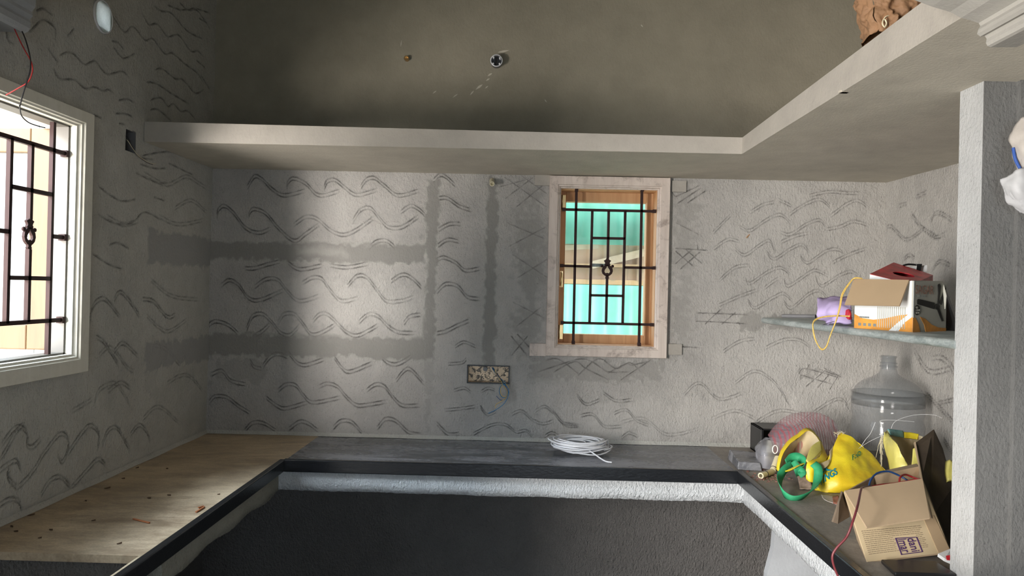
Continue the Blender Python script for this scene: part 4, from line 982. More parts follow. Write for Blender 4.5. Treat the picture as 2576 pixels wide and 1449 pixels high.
# top with real oval hole
m = MB(); nseg = 32; outer = []; inner = []
for k in range(nseg):
    a_ = 2*PI*k/nseg; cu_, sv_ = math.cos(a_), math.sin(a_); mx = max(abs(cu_), abs(sv_))
    outer.append(bil([TA, TB, TC, TD], .5+.5*cu_/mx, .5+.5*sv_/mx)); inner.append(bil([TA, TB, TC, TD], .47+.13*cu_+.03*sv_, .55+.24*sv_))
nz = (TB-TA).cross(TD-TA).normalized(); nz = nz if nz.z > 0 else -nz
m.add(outer+inner, [(j, (j+1) % nseg, nseg+(j+1) % nseg, nseg+j) for j in range(nseg)])
o = m.build('lid', M_REDC, rbx); solid(o, .003, 0)
m = MB()
for a_, b_, mi in [(TA, TB, 0), (TB, TC, 1), (TC, TD, 1), (TD, TA, 0)]: m.plate([a_, b_, b_+dn, a_+dn], .003, mi)
m.plate([TA+dn, TB+dn, TC+dn, TD+dn], .003, 1)
m.build('carton_side', [M_WHITEC, M_REDC], rbx)
gp = [bil([TA, TB, TC, TD], .47+.12*math.cos(t_*1.7), .35+.4*t_/6)+Vector((0, 0, -.02)) for t_ in range(7)]
tag(MB().tube(crom(gp, 5), .004).build('green_cable', M_INKGR), 'green cable seen inside the hand hole of the red carton', 'cable')
# bracket-like black strap with tag behind the red carton
bs = tag(MB().tube(crom([P(2272, 668, 2.80), P(2285, 665, 2.8), P(2302, 666, 2.8), P(2314, 668, 2.79)], 5), .0035).hexa([tuple(P(2305, 681, 2.79)), tuple(P(2316, 681, 2.79)), tuple(P(2316, 681, 2.80)), tuple(P(2305, 681, 2.80)), tuple(P(2307, 664, 2.79)), tuple(P(2320, 664, 2.79)), tuple(P(2320, 664, 2.80)), tuple(P(2307, 664, 2.80))]).build('cable_plug', M_BLACKP), 'black plug and cord sticking up behind the red carton', 'plug')
tag(MB().plate([P(2283, 672, 2.815), P(2331, 667, 2.815), P(2329, 700, 2.815), P(2290, 700, 2.815)], .004).build('white_card', M_WHITEC), 'white card upright behind the black plug in the fan carton', 'card')
# black panel leaning behind the carton
tag(MB().plate([P(2368, 838, 2.66), P(2402, 838, 2.62), P(2402, 800, 2.64), P(2376, 732, 2.74), P(2371, 780, 2.70)], .02).build('black_board', M_BLACKP), 'black plastic panel leaning behind the fan carton against the partition', 'panel')
# lilac cloth bundle
def blob(name, ctr, size, mat, seed, parent=None, lump=.25, wr=(.03, .02), flat=True):
    bm_rows = []; r_ = random.Random(seed); nu, nv = 28, 16
    ph = [(r_.uniform(0, 6), r_.uniform(0, 6), r_.randint(2, 5), r_.randint(1, 4)) for _ in range(5)]
    for i in range(nv+1):
        th_ = PI*i/nv; row = []
        for j in range(nu+1):
            a_ = 2*PI*(j % nu)/nu; k = 1+lump*sum(math.sin(q[2]*a_+q[0])*math.sin(q[3]*th_+q[1]) for q in ph)/3
            z_ = math.cos(th_)*size[2]*k
            if flat: z_ = max(z_, -size[2]*.75)
            row.append((ctr[0]+math.sin(th_)*math.cos(a_)*size[0]*k, ctr[1]+math.sin(th_)*math.sin(a_)*size[1]*k, ctr[2]+z_))
        bm_rows.append(row)
    o_ = MB().grid(bm_rows, 0, True, flip=True).build(name, mat, parent); subd(o_, 1)
    if wr: wrinkle(o_, *wr)
    return o_
lc = empty('lilac_cloth', P(2095, 810, 2.9), 'crumpled lilac cloth bundle on the shelf left of the fan carton', 'cloth')
m = MB(); rows = [[P(2056, 757, 2.98), P(2080, 755, 3.0), P(2105, 752, 2.98), P(2140, 756, 2.95)],
                  [P(2057, 778, 2.92), P(2080, 772, 2.90), P(2110, 765, 2.88), P(2140, 768, 2.88)],
                  [P(2060, 794, 2.92), P(2078, 795, 2.9), P(2100, 783, 2.85), P(2140, 783, 2.85)],
                  [P(2064, 797, 2.96), P(2085, 800, 2.93), P(2105, 795, 2.86), P(2140, 796, 2.84)],
                  [P(2080, 800, 3.0), P(2095, 812, 2.90), P(2110, 814, 2.84), P(2140, 815, 2.83)]]
g_ = [crom(r_, 5) for r_ in rows]; g_ = [list(c) for c in zip(*[crom(c, 5) for c in zip(*g_)])]
o = m.grid(g_).build('fold', M_PURPLE, lc); solid(o, .012, -1); wrinkle(o, .03, .022)
blob('lower_fold', P(2112, 800, 2.92), (.045, .04, .03), M_PURPLE, 4, lc)
o = blob('red_bit', P(2134, 793, 2.83), (.010, .02, .022), M_REDC, 9, lc, wr=None); o['label'] = 'red piece showing in the cloth'
pipe('grey_conduit', 'grey plastic conduit offcut lying on the left end of the stone shelf', 'pipe', P(2052, 797, 3.25)+Vector((0, 0, .002)), P(1968, 797, 3.35)+Vector((0, 0, .004)), .0085, M_GREYP)
yc = []
for k_, off in enumerate((0, 1.2)):
    yc.append([P(2168+off, 700+off, 2.62), P(2150, 699+off, 2.66), P(2136+off*2, 712, 2.66), P(2118+off*2, 740+off, 2.655), P(2112+off*2, 770, 2.65), P(2105+off, 800, 2.645), P(2090, 840+off, 2.64), P(2078+off, 872, 2.64), P(2066, 877+off*2, 2.64),
               P(2052+off, 858, 2.64), P(2045+off, 830, 2.64), P(2047, 808+off*2, 2.65), P(2065, 798+off, 2.66), P(2100, 794+off, 2.66), P(2137, 795+off, 2.66)])
m = MB(); 
for l in yc: m.tube(crom(l, 6), .0019, 6)
tag(m.build('looped_string', M_YELLOWW), 'yellow string looping down over the front edge of the stone shelf', 'string')
for k_, (x, y) in enumerate([(2076, 815), (2084, 810)]):
    pass
tag(MB().tube([P(2070, 817, 2.80), P(2106, 806, 2.86)], .0012).build('metal_pin', M_GREYP), 'thin grey metal pin in front of the lilac cloth', 'pin')

# ------------------------------------------------------------------ things on the counter
# coil of white cable
cc = Vector((.283, 3.475, ZT+.003))
m = MB(); r_ = random.Random(5)
pts = []
turns = 15
for k in range(turns*26+1):
    a_ = 2*PI*k/26; tt = k/26
    rad = .108+.016*math.sin(tt*2.4)+.006*math.sin(tt*7.1); ox = .012*math.sin(tt*1.7); oy = .010*math.cos(tt*2.3)
    tilt = .010*math.sin(a_+tt*1.3)
    pts.append(cc+Vector((rad*1.08*math.cos(a_)+ox, rad*.95*math.sin(a_)+oy, .004+.0058*(tt % 8)+(.006 if tt > 8 else 0)+abs(tilt)*.8+.004*math.sin(a_*2+tt)+.004)))
m.tube(pts, .0034, 8)
m.tube(crom([cc+Vector((-.02, .10, .022)), cc+Vector((-.05, .05, .045)), cc+Vector((.02, 0, .05)), cc+Vector((.02, -.06, .035)), cc+Vector((.05, -.12, .022)), cc+Vector((.095, -.19, .004)), cc+Vector((.125, -.215, .0035))], 8), .0034, 8)
m.tube(crom([cc+Vector((.03, .09, .03)), cc+Vector((.10, .05, .035)), cc+Vector((.15, -.01, .03)), cc+Vector((.10, -.07, .028)), cc+Vector((.0, -.03, .04)), cc+Vector((-.06, .04, .035))], 8), .0034, 8)
m.tube(crom([cc+Vector((-.10, .03, .028)), cc+Vector((-.04, .07, .045)), cc+Vector((.04, .03, .048)), cc+Vector((.09, -.03, .036)), cc+Vector((.04, -.09, .028))], 8), .0034, 8)
tag(m.build('cable_coil', M_WHITEW), 'coil of white electrical cable lying on the black counter below the window', 'cable coil')

# twenty litre water jar
jx, jy = float(at(2231, 1100, 1, 3.3)[0]), 3.3
jr = (2315-2148)/2/FPX*jy
jar = empty('water_jar', (jx, jy, ZT), 'large clear twenty litre water jar standing in the right back corner', 'water jar')
hj = float(at(2232, 895, 1, jy)[2])-ZT
pf = [(.0, .004), (jr*.86, .002), (jr*.97, .012), (jr, .03), (jr, .085), (jr*.965, .10), (jr*.965, .112), (jr, .125), (jr, .205), (jr*.962, .218), (jr*.962, .232), (jr, .245), (jr, .30), (jr*.962, .312), (jr*.962, .325), (jr, .338),
      (jr, hj-.215), (jr*.99, hj-.19), (jr*.96, hj-.165), (jr*.90, hj-.143), (jr*.80, hj-.125), (jr*.66, hj-.110), (jr*.48, hj-.098), (.052, hj-.088), (.038, hj-.075), (.033, hj-.055), (.031, hj-.010), (.034, hj-.008), (.034, hj), (.029, hj), (.027, hj-.06)]
jb2 = MB().lathe((jx, jy, ZT), pf, 64).build('jar_body', M_JUG, jar)
MB().lathe((jx, jy, ZT+hj-.05), [(.0345, 0), (.0375, .002), (.0375, .006), (.0345, .008)], 32).lathe((jx, jy, ZT+hj-.035), [(.0345, 0), (.0365, .002), (.0365, .004), (.0345, .006)], 32).build('neck_ring', M_JUG, jb2)

# yellow fittings sack
sk = empty('yellow_sack', P(2100, 1240, 2.95), 'bright yellow woven sack with green webbing handle slumped on the counter', 'sack')
def surf(rows, sub=6):
    g_ = [crom(r_, sub) for r_ in rows]
    return [list(c) for c in zip(*[crom(c, sub) for c in zip(*g_)])]
def clampz(rows, z=ZT+.002): return [[Vector((p.x, p.y, max(p.z, z))) for p in r_] for r_ in rows]
front = [[P(2112, 1088, 3.10), P(2136, 1097, 3.08), P(2166, 1120, 3.05), P(2198, 1150, 3.02), P(2232, 1190, 2.97)],
         [P(2098, 1120, 3.04), P(2130, 1130, 3.00), P(2160, 1150, 2.98), P(2190, 1175, 2.96), P(2222, 1200, 2.94)],
         [P(2078, 1160, 2.98), P(2115, 1165, 2.93), P(2148, 1180, 2.91), P(2180, 1200, 2.90), P(2205, 1215, 2.90)],
         [P(2056, 1200, 2.92), P(2095, 1205, 2.87), P(2130, 1215, 2.85), P(2160, 1222, 2.85), P(2185, 1228, 2.86)],
         [P(2048, 1240, 2.91), P(2080, 1250, 2.87), P(2115, 1244, 2.87), P(2145, 1238, 2.88), P(2170, 1234, 2.88)]]
g_ = clampz(surf(front)); m = MB(); m.grid(g_, 0, True)
# underside resting on the slab, joined to the front panel's border
back = [[Vector((p.x*.5+q.x*.5+.02, p.y*.5+(q.y+.12)*.5, ZT+.002)) for p, q in zip(r_, g_[len(g_)//2])] for r_ in g_]
H_, W_ = len(g_), len(g_[0])
border = [(0, j) for j in range(W_)]+[(i, W_-1) for i in range(1, H_)]+[(H_-1, j) for j in range(W_-2, -1, -1)]+[(i, 0) for i in range(H_-2, 0, -1)]
bl = [g_[i][j] for i, j in border]; low = [Vector((p.x+.012, p.y+.05, ZT+.001)) for p in bl]; nb = len(bl)
m.add(bl+low, [(k, (k+1) % nb, nb+(k+1) % nb, nb+k) for k in range(nb)], 0, True)
skb = m.build('sack_body', M_SACK, sk); wrinkle(skb, .05, .018)
# mouth of the sack: rolled rim and pale lining
rim = [(1962,1185,2.98),(1964,1160,3.02),(1972,1138,3.06),(1988,1116,3.10),(2010,1100,3.13),(2030,1084,3.15),(2048,1092,3.14),(2062,1112,3.10),(2066,1135,3.05),(2056,1155,3.0),(2036,1164,2.96),(2010,1172,2.93),(1985,1185,2.93)]
rp = crom([P(*q) for q in rim], 4, closed=True); cen = P(2015, 1150, 3.12); nb = len(rp)
m = MB(); m.add(rp+[p.lerp(cen, .35)+Vector((0, .05, -.01)) for p in rp]+[p.lerp(cen, .75)+Vector((0, .09, -.02)) for p in rp]+[cen+Vector((0, .11, -.02))],
      [(k, (k+1) % nb, nb+(k+1) % nb, nb+k) for k in range(nb)]+[(nb+k, nb+(k+1) % nb, 2*nb+(k+1) % nb, 2*nb+k) for k in range(nb)]+[(2*nb+k, 2*nb+(k+1) % nb, 3*nb) for k in range(nb)], 0, True)
o = m.build('sack_lining', M_SACKIN, sk); wrinkle(o, .04, .012); 
m = MB(); outr = [p+(p-cen).normalized()*.010+Vector((0, .02, -.0)) for p in rp]; outb = [Vector((p.x*.7+cen.x*.3, p.y+.10, max(ZT+.002, p.z*.6+ZT*.4))) for p in rp]
m.add(rp+outr+outb, [(k, nb+k, nb+(k+1) % nb, (k+1) % nb) for k in range(nb)]+[(nb+k, 2*nb+k, 2*nb+(k+1) % nb, nb+(k+1) % nb) for k in range(nb)], 0, True)
o = m.build('sack_rim', M_SACK, sk); wrinkle(o, .03, .006)
# turned-down lip and gusset between mouth and body
gus = surf([[P(2066, 1112, 3.12), P(2085, 1150, 3.04), P(2112, 1092, 3.09)], [P(2062, 1150, 3.0), P(2080, 1165, 2.97), P(2100, 1150, 3.03)], [P(2030, 1165, 2.93), P(2046, 1174, 2.92), P(2060, 1172, 2.94)], [P(2028, 1205, 2.92), P(2036, 1212, 2.91), P(2044, 1214, 2.91)]], 5)
o = MB().grid(gus, 0, True).build('gusset', M_SACK, sk); solid(o, .003); wrinkle(o, .03, .008)
lip = surf([[P(2060, 1168, 2.94), P(2078, 1160, 2.95), P(2094, 1148, 2.99), P(2098, 1120, 3.05)], [P(2055, 1182, 2.92), P(2075, 1178, 2.92), P(2088, 1162, 2.95), P(2088, 1135, 3.0)]], 5)
o = MB().grid(lip, 0, True).build('turned_lip', M_SACKIN, sk); solid(o, .003)
mo = surf([[P(2027, 1160, 2.94), P(2040, 1100+25, 3.02), P(2064, 1108, 3.08)], [P(2032, 1165, 2.93), P(2052, 1150, 2.97), P(2066, 1135, 3.03)]], 5)
o = MB().grid(mo, 0, True).build('inner_fold', M_SACK2, sk); solid(o, .003)
# frayed threads at the apex
m = MB(); r_ = random.Random(2)
for k in range(16):
    b0_ = P(2098+r_.uniform(0, 22), 1094+r_.uniform(-2, 5), 3.09); m.tube(crom([b0_, b0_+Vector((r_.uniform(-.01, .01), 0, .008)), b0_+Vector((r_.uniform(-.02, .02), r_.uniform(-.01, .01), r_.uniform(.008, .02)))], 3), .0007, 4)
m.build('frayed_thread', M_CREAMP, sk)
# green handle
def ribbon(pts, nrm, wd, name, mat, parent, t=.0022, twist=None):
    c_ = crom(pts, 7); m_ = MB(); rows_ = []
    for k, p in enumerate(c_):
        a_ = k/(len(c_)-1); nv_ = Vector(nrm[0]).lerp(Vector(nrm[1]), a_).normalized() if len(nrm) == 2 else Vector(nrm[min(len(nrm)-2, int(a_*(len(nrm)-1)))]).lerp(Vector(nrm[min(len(nrm)-1, int(a_*(len(nrm)-1))+1)]), a_*(len(nrm)-1) % 1).normalized()
        tn = (c_[min(k+1, len(c_)-1)]-c_[max(0, k-1)]).normalized(); s_ = nv_ - tn*nv_.dot(tn)
        s_ = s_.normalized() if s_.length > 1e-4 else tn.orthogonal().normalized()
        rows_.append([p-s_*wd/2, p, p+s_*wd/2])
    o_ = m_.grid(rows_, 0, True).build(name, mat, parent); solid(o_, t, 0); return o_
yv = 2.90
ribbon([P(2046, 1166, 2.92), P(2058, 1180, 2.90), P(2056, 1210, 2.87), P(2044, 1233, 2.79), P(2020, 1250, 2.755), P(1994, 1256, 2.75), P(1974, 1244, 2.775), P(1962, 1222, 2.82), P(1962, 1200, 2.91), P(1975, 1180, 2.95), P(1992, 1168, 2.98)],
       [(1, -.2, .25), (.9, -.3, .2), (.3, -.6, .8), (.0, -.4, 1), (-.4, -.3, 1), (-.9, -.2, .6), (-.2, -.2, 1)], .032, 'webbing_handle', M_GREENB, sk)
ribbon([P(1978, 1165, 2.98), P(1990, 1152, 3.0), P(2008, 1150, 3.0), P(2022, 1162, 2.97), P(2018, 1180, 2.94), P(2000, 1190, 2.93)], [(.1, .2, 1), (.3, .2, 1), (.6, 0, .8)], .034, 'webbing_handle', M_GREENB, sk)
ribbon([P(1996, 1160, 2.96), P(2006, 1175, 2.94), P(2020, 1188, 2.92), P(2010, 1196, 2.92)], [(.7, -.2, .8), (.9, -.2, .4)], .024, 'webbing_handle', M_GREENB, sk)
# lettering printed on the sack
def sackq(pix, d): return [P(x, y, d) for x, y in pix]
def drape_letters(body, uv, mat, name, bold=0):
    """letters laid on the front panel of the sack; uv = tl, tr, br, bl in panel coordinates (0..1)"""
    cu = bpy.data.curves.new('lettering', 'FONT'); cu.body = body; cu.offset = bold; cu.resolution_u = 3
    to = bpy.data.objects.new('lettering', cu); me = bpy.data.meshes.new_from_object(to)
    vs = np.array([tuple(v.co)[:2] for v in me.vertices]); lo, hi = vs.min(0), vs.max(0); out = []
    for x, y in vs:
        q = bil([(u, v, 0) for u, v in uv], (x-lo[0])/(hi[0]-lo[0]), 1-(y-lo[1])/(hi[1]-lo[1]))
        fi = min(max(q.y, 0), .999)*(H_-1); fj = min(max(q.x, 0), .999)*(W_-1); i, j = int(fi), int(fj); a_, b_ = fi-i, fj-j
        p = (g_s[i][j]*(1-b_)+g_s[i][j+1]*b_)*(1-a_)+(g_s[i+1][j]*(1-b_)+g_s[i+1][j+1]*b_)*a_
        out.append(p+(Vector(CAM)-p).normalized()*.009)
    m_ = MB().add(out, [tuple(p.vertices) for p in me.polygons]); bpy.data.objects.remove(to); bpy.data.meshes.remove(me)
    o_ = m_.build(name, mat, skb); solid(o_, .0005, 0); return o_
g_s = g_
def pix_uv(px, py):       # panel coordinates of the point nearest to a photograph pixel
    best = None
    for i in range(H_):
        for j in range(W_):
            d = g_s[i][j]-Vector(CAM); z = d.dot(Vector(_f)); x = CX+FPX*d.dot(Vector(CR))/z; y = CY-FPX*d.dot(Vector(CU))/z
            e = (x-px)**2+(y-py)**2
            if best is None or e < best[0]: best = (e, j/(W_-1), i/(H_-1))
    return best[1], best[2]
drape_letters('FITTINGS', [pix_uv(x, y) for x, y in [(2045, 1212), (2099, 1177), (2104, 1194), (2050, 1232)]], M_INKT, 'sack_lettering', .02)
drape_letters('EX', [pix_uv(x, y) for x, y in [(2052, 1184), (2084, 1166), (2090, 1180), (2056, 1200)]], M_INKT, 'sack_lettering', .03)
drape_letters('FinO', [pix_uv(x, y) for x, y in [(2142, 1146), (2163, 1132), (2167, 1140), (2146, 1156)]], M_INKGR, 'small_sack_lettering', .01)

# second sack behind the box
s2_ = empty('pale_sack', P(2270, 1190, 2.75), 'open pale yellow and teal woven sack with frayed edge in front of the water jar', 'sack')
left_ = surf([[P(2224, 1088, 2.86), P(2232, 1084, 2.90), P(2240, 1100, 2.80)], [P(2224, 1120, 2.84), P(2242, 1115, 2.77), P(2258, 1118, 2.72)], [P(2236, 1160, 2.82), P(2254, 1158, 2.72), P(2275, 1155, 2.70)], [P(2240, 1190, 2.80), P(2260, 1190, 2.70), P(2285, 1176, 2.68)]], 5)
o = MB().grid(left_, 0, True).build('sack_side', M_SACK2, s2_); solid(o, .003); wrinkle(o, .03, .012)
bk = surf([[P(2232, 1082, 2.92), P(2260, 1084, 2.97), P(2290, 1090, 2.98), P(2322, 1098, 2.90)], [P(2250, 1130, 2.90), P(2275, 1130, 2.95), P(2300, 1130, 2.95), P(2325, 1130, 2.88)], [P(2270, 1185, 2.85), P(2285, 1185, 2.88), P(2300, 1185, 2.88), P(2325, 1185, 2.82)]], 5)
o = MB().grid(bk, 0, True).build('sack_lining', M_SACKIN, s2_); solid(o, .003); wrinkle(o, .03, .01)
tb = surf([[P(2232, 1080, 2.915), P(2250, 1081, 2.94), P(2270, 1084, 2.965)], [P(2240, 1094, 2.905), P(2255, 1098, 2.935), P(2272, 1101, 2.955)]], 4)
o = MB().grid(tb, 0, True).build('teal_band', plain('teal_weave', (.16, .36, .36), .5, var=.3, scale=60), s2_); solid(o, .004)
tb = surf([[P(2274, 1088, 2.965), P(2292, 1089, 2.965), P(2312, 1093, 2.93)], [P(2274, 1102, 2.955), P(2292, 1104, 2.95), P(2308, 1106, 2.92)]], 4)
o = MB().grid(tb, 0, True).build('yellow_band', M_SACK, s2_); solid(o, .004)
rt = surf([[P(2296, 1130, 2.72), P(2312, 1120, 2.72)], [P(2294, 1160, 2.70), P(2310, 1160, 2.70)], [P(2290, 1185, 2.68), P(2312, 1185, 2.68)]], 4)
o = MB().grid(rt, 0, True).build('sack_side', M_SACK2, s2_); solid(o, .003)
o = MB().grid(surf([[P(2378, 1160, 2.42), P(2396, 1170, 2.42)], [P(2376, 1190, 2.40), P(2398, 1190, 2.40)], [P(2380, 1215, 2.38), P(2396, 1212, 2.38)]], 4)).build('sack_corner', M_SACK2, s2_); solid(o, .02)
m = MB(); r_ = random.Random(8)
for k in range(14):
    b0_ = P(2226+r_.uniform(-3, 2), 1095+k*1.6, 2.85); e0 = b0_+Vector((r_.uniform(-.03, -.005), r_.uniform(-.01, .01), r_.uniform(-.10, -.03)))
    m.tube(crom([b0_, b0_+Vector((-.012, 0, -.01)), e0], 4), .0007, 4)
m.build('frayed_thread', M_CREAMP, s2_)
m = MB()
for l in [[(2242,1078,2.9),(2250,1062,2.9),(2275,1050,2.9),(2310,1043,2.9),(2350,1044,2.88),(2370,1052,2.88)], [(2222,1090,2.88),(2217,1070,2.9),(2216,1058,2.9),(2250,1057,2.9),(2300,1061,2.9)],
          [(2165,1125,2.9),(2178,1105,2.9),(2190,1090,2.9),(2202,1062,2.9)], [(2160,1128,2.88),(2185,1112,2.9),(2205,1102,2.9),(2222,1095,2.9)]]:
    m.tube(crom([P(*q) for q in l], 6), .0009, 5)
tag(m.build('nylon_line', M_LINE), 'thin loose loops of clear nylon line in front of the water jar', 'line')

# big cardboard box with coiled wires
bxx = empty('cardboard_box', P(2260, 1413, 2.18), 'open brown cardboard box with printed side and flaps, full of coloured cable', 'box')
FL, FR = P(2180, 1414, 2.135), P(2389, 1389, 2.185)
TLf = P(2122, 1238, 2.22); TRf = PL(2318, 1208, FL, FR, TLf)
bk_off = Vector((-.02, .26, .06))
TLb, TRb = P(2196, 1197, 2.42), P(2312, 1173, 2.46)
BL, BR = FL+Vector((.06, .20, 0)), FR+Vector((-.01, .20, 0))
for p in (BL, BR): p.z = max(p.z, ZT+.004)
m = MB()
m.plate([TLf, TRf, FR, FL], .004, 1); m.plate([TLb, TRb, BR, BL], .004, 0); m.plate([TLf, TLb, BL, FL], .004, 0); m.plate([TRf, TRb, BR, FR], .004, 0); m.plate([FL, FR, BR, BL], .004, 0)
bxb = m.build('box_body', [M_CARD, M_CARDP], bxx)
fa, fb_, fc = TLf+Vector((0, -.004, .002)), TRf+Vector((0, -.004, .002)), P(2338, 1306, 2.12)
MB().plate([fa, fb_, fc, PL(2180, 1330, fa, fb_, fc)], .005).build('front_flap', M_CARD, bxx)
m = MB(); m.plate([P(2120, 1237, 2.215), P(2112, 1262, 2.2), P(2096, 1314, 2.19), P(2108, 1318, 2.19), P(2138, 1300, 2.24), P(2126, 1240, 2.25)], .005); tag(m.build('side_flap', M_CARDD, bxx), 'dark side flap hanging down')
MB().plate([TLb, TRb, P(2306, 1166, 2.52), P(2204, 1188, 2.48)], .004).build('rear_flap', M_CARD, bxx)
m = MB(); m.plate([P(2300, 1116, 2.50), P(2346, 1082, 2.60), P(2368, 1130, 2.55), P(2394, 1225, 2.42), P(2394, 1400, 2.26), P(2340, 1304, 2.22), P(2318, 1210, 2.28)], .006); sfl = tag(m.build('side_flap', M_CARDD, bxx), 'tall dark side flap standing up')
MB().plate([P(2299, 1116, 2.495), P(2304, 1112, 2.50), P(2322, 1208, 2.275), P(2318, 1210, 2.27)], .003).build('flap_edge', M_CARD, sfl)
decal([PL(x, y, FL, FR, TLf) for x, y in [(2318, 1300), (2346, 1297), (2388, 1387), (2358, 1391)]], [[(0, 0), (1, 0), (1, 1), (0, 1)]], M_FLAP, 'side_panel', bxx, .006)
QF = [PL(x, y, FL, FR, TLf) for x, y in [(2160, 1332), (2316, 1318), (2345, 1388), (2185, 1410)]]
# printed text lines and the boxed word mark (turned on its side)
lines = []; r_ = random.Random(4)
for k in range(13):
    v = .06+k*.062; x = 0.02
    while x < .93:
        w_ = r_.uniform(.02, .06)
        if not (.50 < x+w_ and x < .83 and v > .36) : lines.append([(x, v), (x+w_, v), (x+w_, v+.018), (x, v+.018)])
        x += w_+.012
decal(QF, lines, plain('faded_ink', (.25, .19, .12), .8), 'print_lines', bxb, .0052)
def sub(u0, v0, u1, v1): return [bil(QF, u0, v0), bil(QF, u1, v0), bil(QF, u1, v1), bil(QF, u0, v1)]
rot = lambda q: [q[1], q[2], q[3], q[0]]
lettering('lmar', rot(sub(.52, .46, .66, .92)), M_INKP, 'side_lettering', bxb, .006, .008)
lettering('dani', rot(sub(.67, .46, .80, .92)), M_INKP, 'side_lettering', bxb, .006, .008)
t_ = .012
decal(QF, [[(.50,.40),(.84,.44),(.84,.44+t_*2),(.50,.40+t_*2)], [(.50,.40),(.50+t_,.40),(.50+t_,.97),(.50,.97)], [(.84-t_,.44),(.84,.44),(.84,.97),(.84-t_,.97)], [(.50,.97-t_*2),(.84,.97-t_*2),(.84,.97),(.50,.97)]], M_INKP, 'wordmark_frame', bxb, .006)
# cables in the box
cb = empty('coloured_cables', P(2240, 1225, 2.36), 'red and blue cables coiled inside the open cardboard box, one hanging out', 'cables')
m = MB()
m.tube(crom([P(2185, 1226, 2.30), P(2192, 1205, 2.33), P(2208, 1190, 2.36), P(2235, 1186, 2.38), P(2265, 1198, 2.38), P(2290, 1213, 2.36)], 7), .0030); m.build('cable', M_BLUEW, cb)
m = MB(); m.tube(crom([P(2262, 1216, 2.31), P(2265, 1200, 2.33), P(2278, 1194, 2.36), P(2300, 1202, 2.36), P(2320, 1208, 2.30)], 7), .0030)
m.tube(crom([P(2190, 1224, 2.32), P(2220, 1219, 2.34), P(2250, 1216, 2.36), P(2285, 1210, 2.36), P(2322, 1204, 2.32)], 7), .0030); m.build('cable', M_REDW, cb)
m = MB(); m.tube(crom([P(2180, 1232, 2.30), P(2215, 1224, 2.36), P(2250, 1222, 2.36), P(2295, 1214, 2.33)], 7), .0028); m.build('cable', M_BLUEW, cb)
m = MB(); m.tube(crom([P(2200, 1222, 2.36), P(2172, 1226, 2.24), P(2166, 1232, 2.16), P(2158, 1270, 2.03), P(2146, 1310, 1.98), P(2130, 1350, 1.97), P(2105, 1378, 1.97), P(2094, 1400, 1.97), P(2100, 1430, 1.97), P(2118, 1470, 1.97)], 8), .0032, 8)
tag(m.build('cable', plain('dark_red_cable', (.16, .03, .035), .35), cb), 'dark red cable hanging over the counter edge')

# black tray and red-white packet under the box
m = MB(); z0 = ZT+.002
m.hexa([(1.02, 2.02, z0), (1.185, 2.02, z0), (1.185, 2.12, z0), (1.03, 2.12, z0), (1.02, 2.02, z0+.012), (1.185, 2.02, z0+.012), (1.185, 2.12, z0+.012), (1.03, 2.12, z0+.012)])
tag(bevel(m.build('black_tray', M_BLACKP), .004), 'flat black plastic tray under the front of the cardboard box', 'tray')
pk = empty('paper_packet', P(2378, 1405, 2.12), 'white and red printed packet squeezed beside the cardboard box and partition', 'packet')
MB().plate([P(2358, 1400, 2.13), P(2392, 1386, 2.15), P(2393, 1420, 2.10), P(2375, 1412, 2.10)], .01).build('packet', M_WHITEC, pk)
MB().plate([P(2379, 1398, 2.10), P(2391, 1396, 2.10), P(2391, 1410, 2.095), P(2381, 1409, 2.095)], .004).build('red_panel', M_REDC, pk)
# crushed white/red wrapper under the sack
wp = empty('crushed_wrapper', P(2090, 1262, 2.75), 'crushed white and brick-red wrapper sticking out from under the yellow sack', 'wrapper')
o = MB().grid(clampz(surf([[P(2066, 1250, 2.84), P(2085, 1250, 2.84), P(2106, 1246, 2.82)], [P(2072, 1262, 2.78), P(2090, 1262, 2.77), P(2110, 1262, 2.74)], [P(2088, 1275, 2.74), P(2100, 1278, 2.72), P(2110, 1284, 2.68)]], 5))).build('film', M_WHITES, wp); solid(o, .004, 1); wrinkle(o, .02, .006)
o = MB().grid(clampz(surf([[P(2094, 1249, 2.80), P(2108, 1245, 2.78)], [P(2096, 1270, 2.72), P(2112, 1268, 2.70)]], 5), ZT+.006)).build('red_patch', plain('brick_red_print', (.33, .12, .08), .6, var=.3, scale=60), wp); solid(o, .004, 1)
wp2 = empty('brown_wrapper', P(2030, 1225, 2.9), 'dusty pinkish-brown wrapper lying inside the green handle loop', 'wrapper')
o = MB().grid(clampz(surf([[P(2005, 1195, 3.0), P(2030, 1196, 3.0)], [P(2010, 1218, 2.95), P(2040, 1215, 2.93)], [P(2012, 1240, 2.90), P(2042, 1232, 2.90)]], 5), ZT+.008)).build('film', plain('dusty_film', (.42, .32, .26), .5, var=.35, scale=40), wp2); solid(o, .004, 1); wrinkle(o, .02, .008)

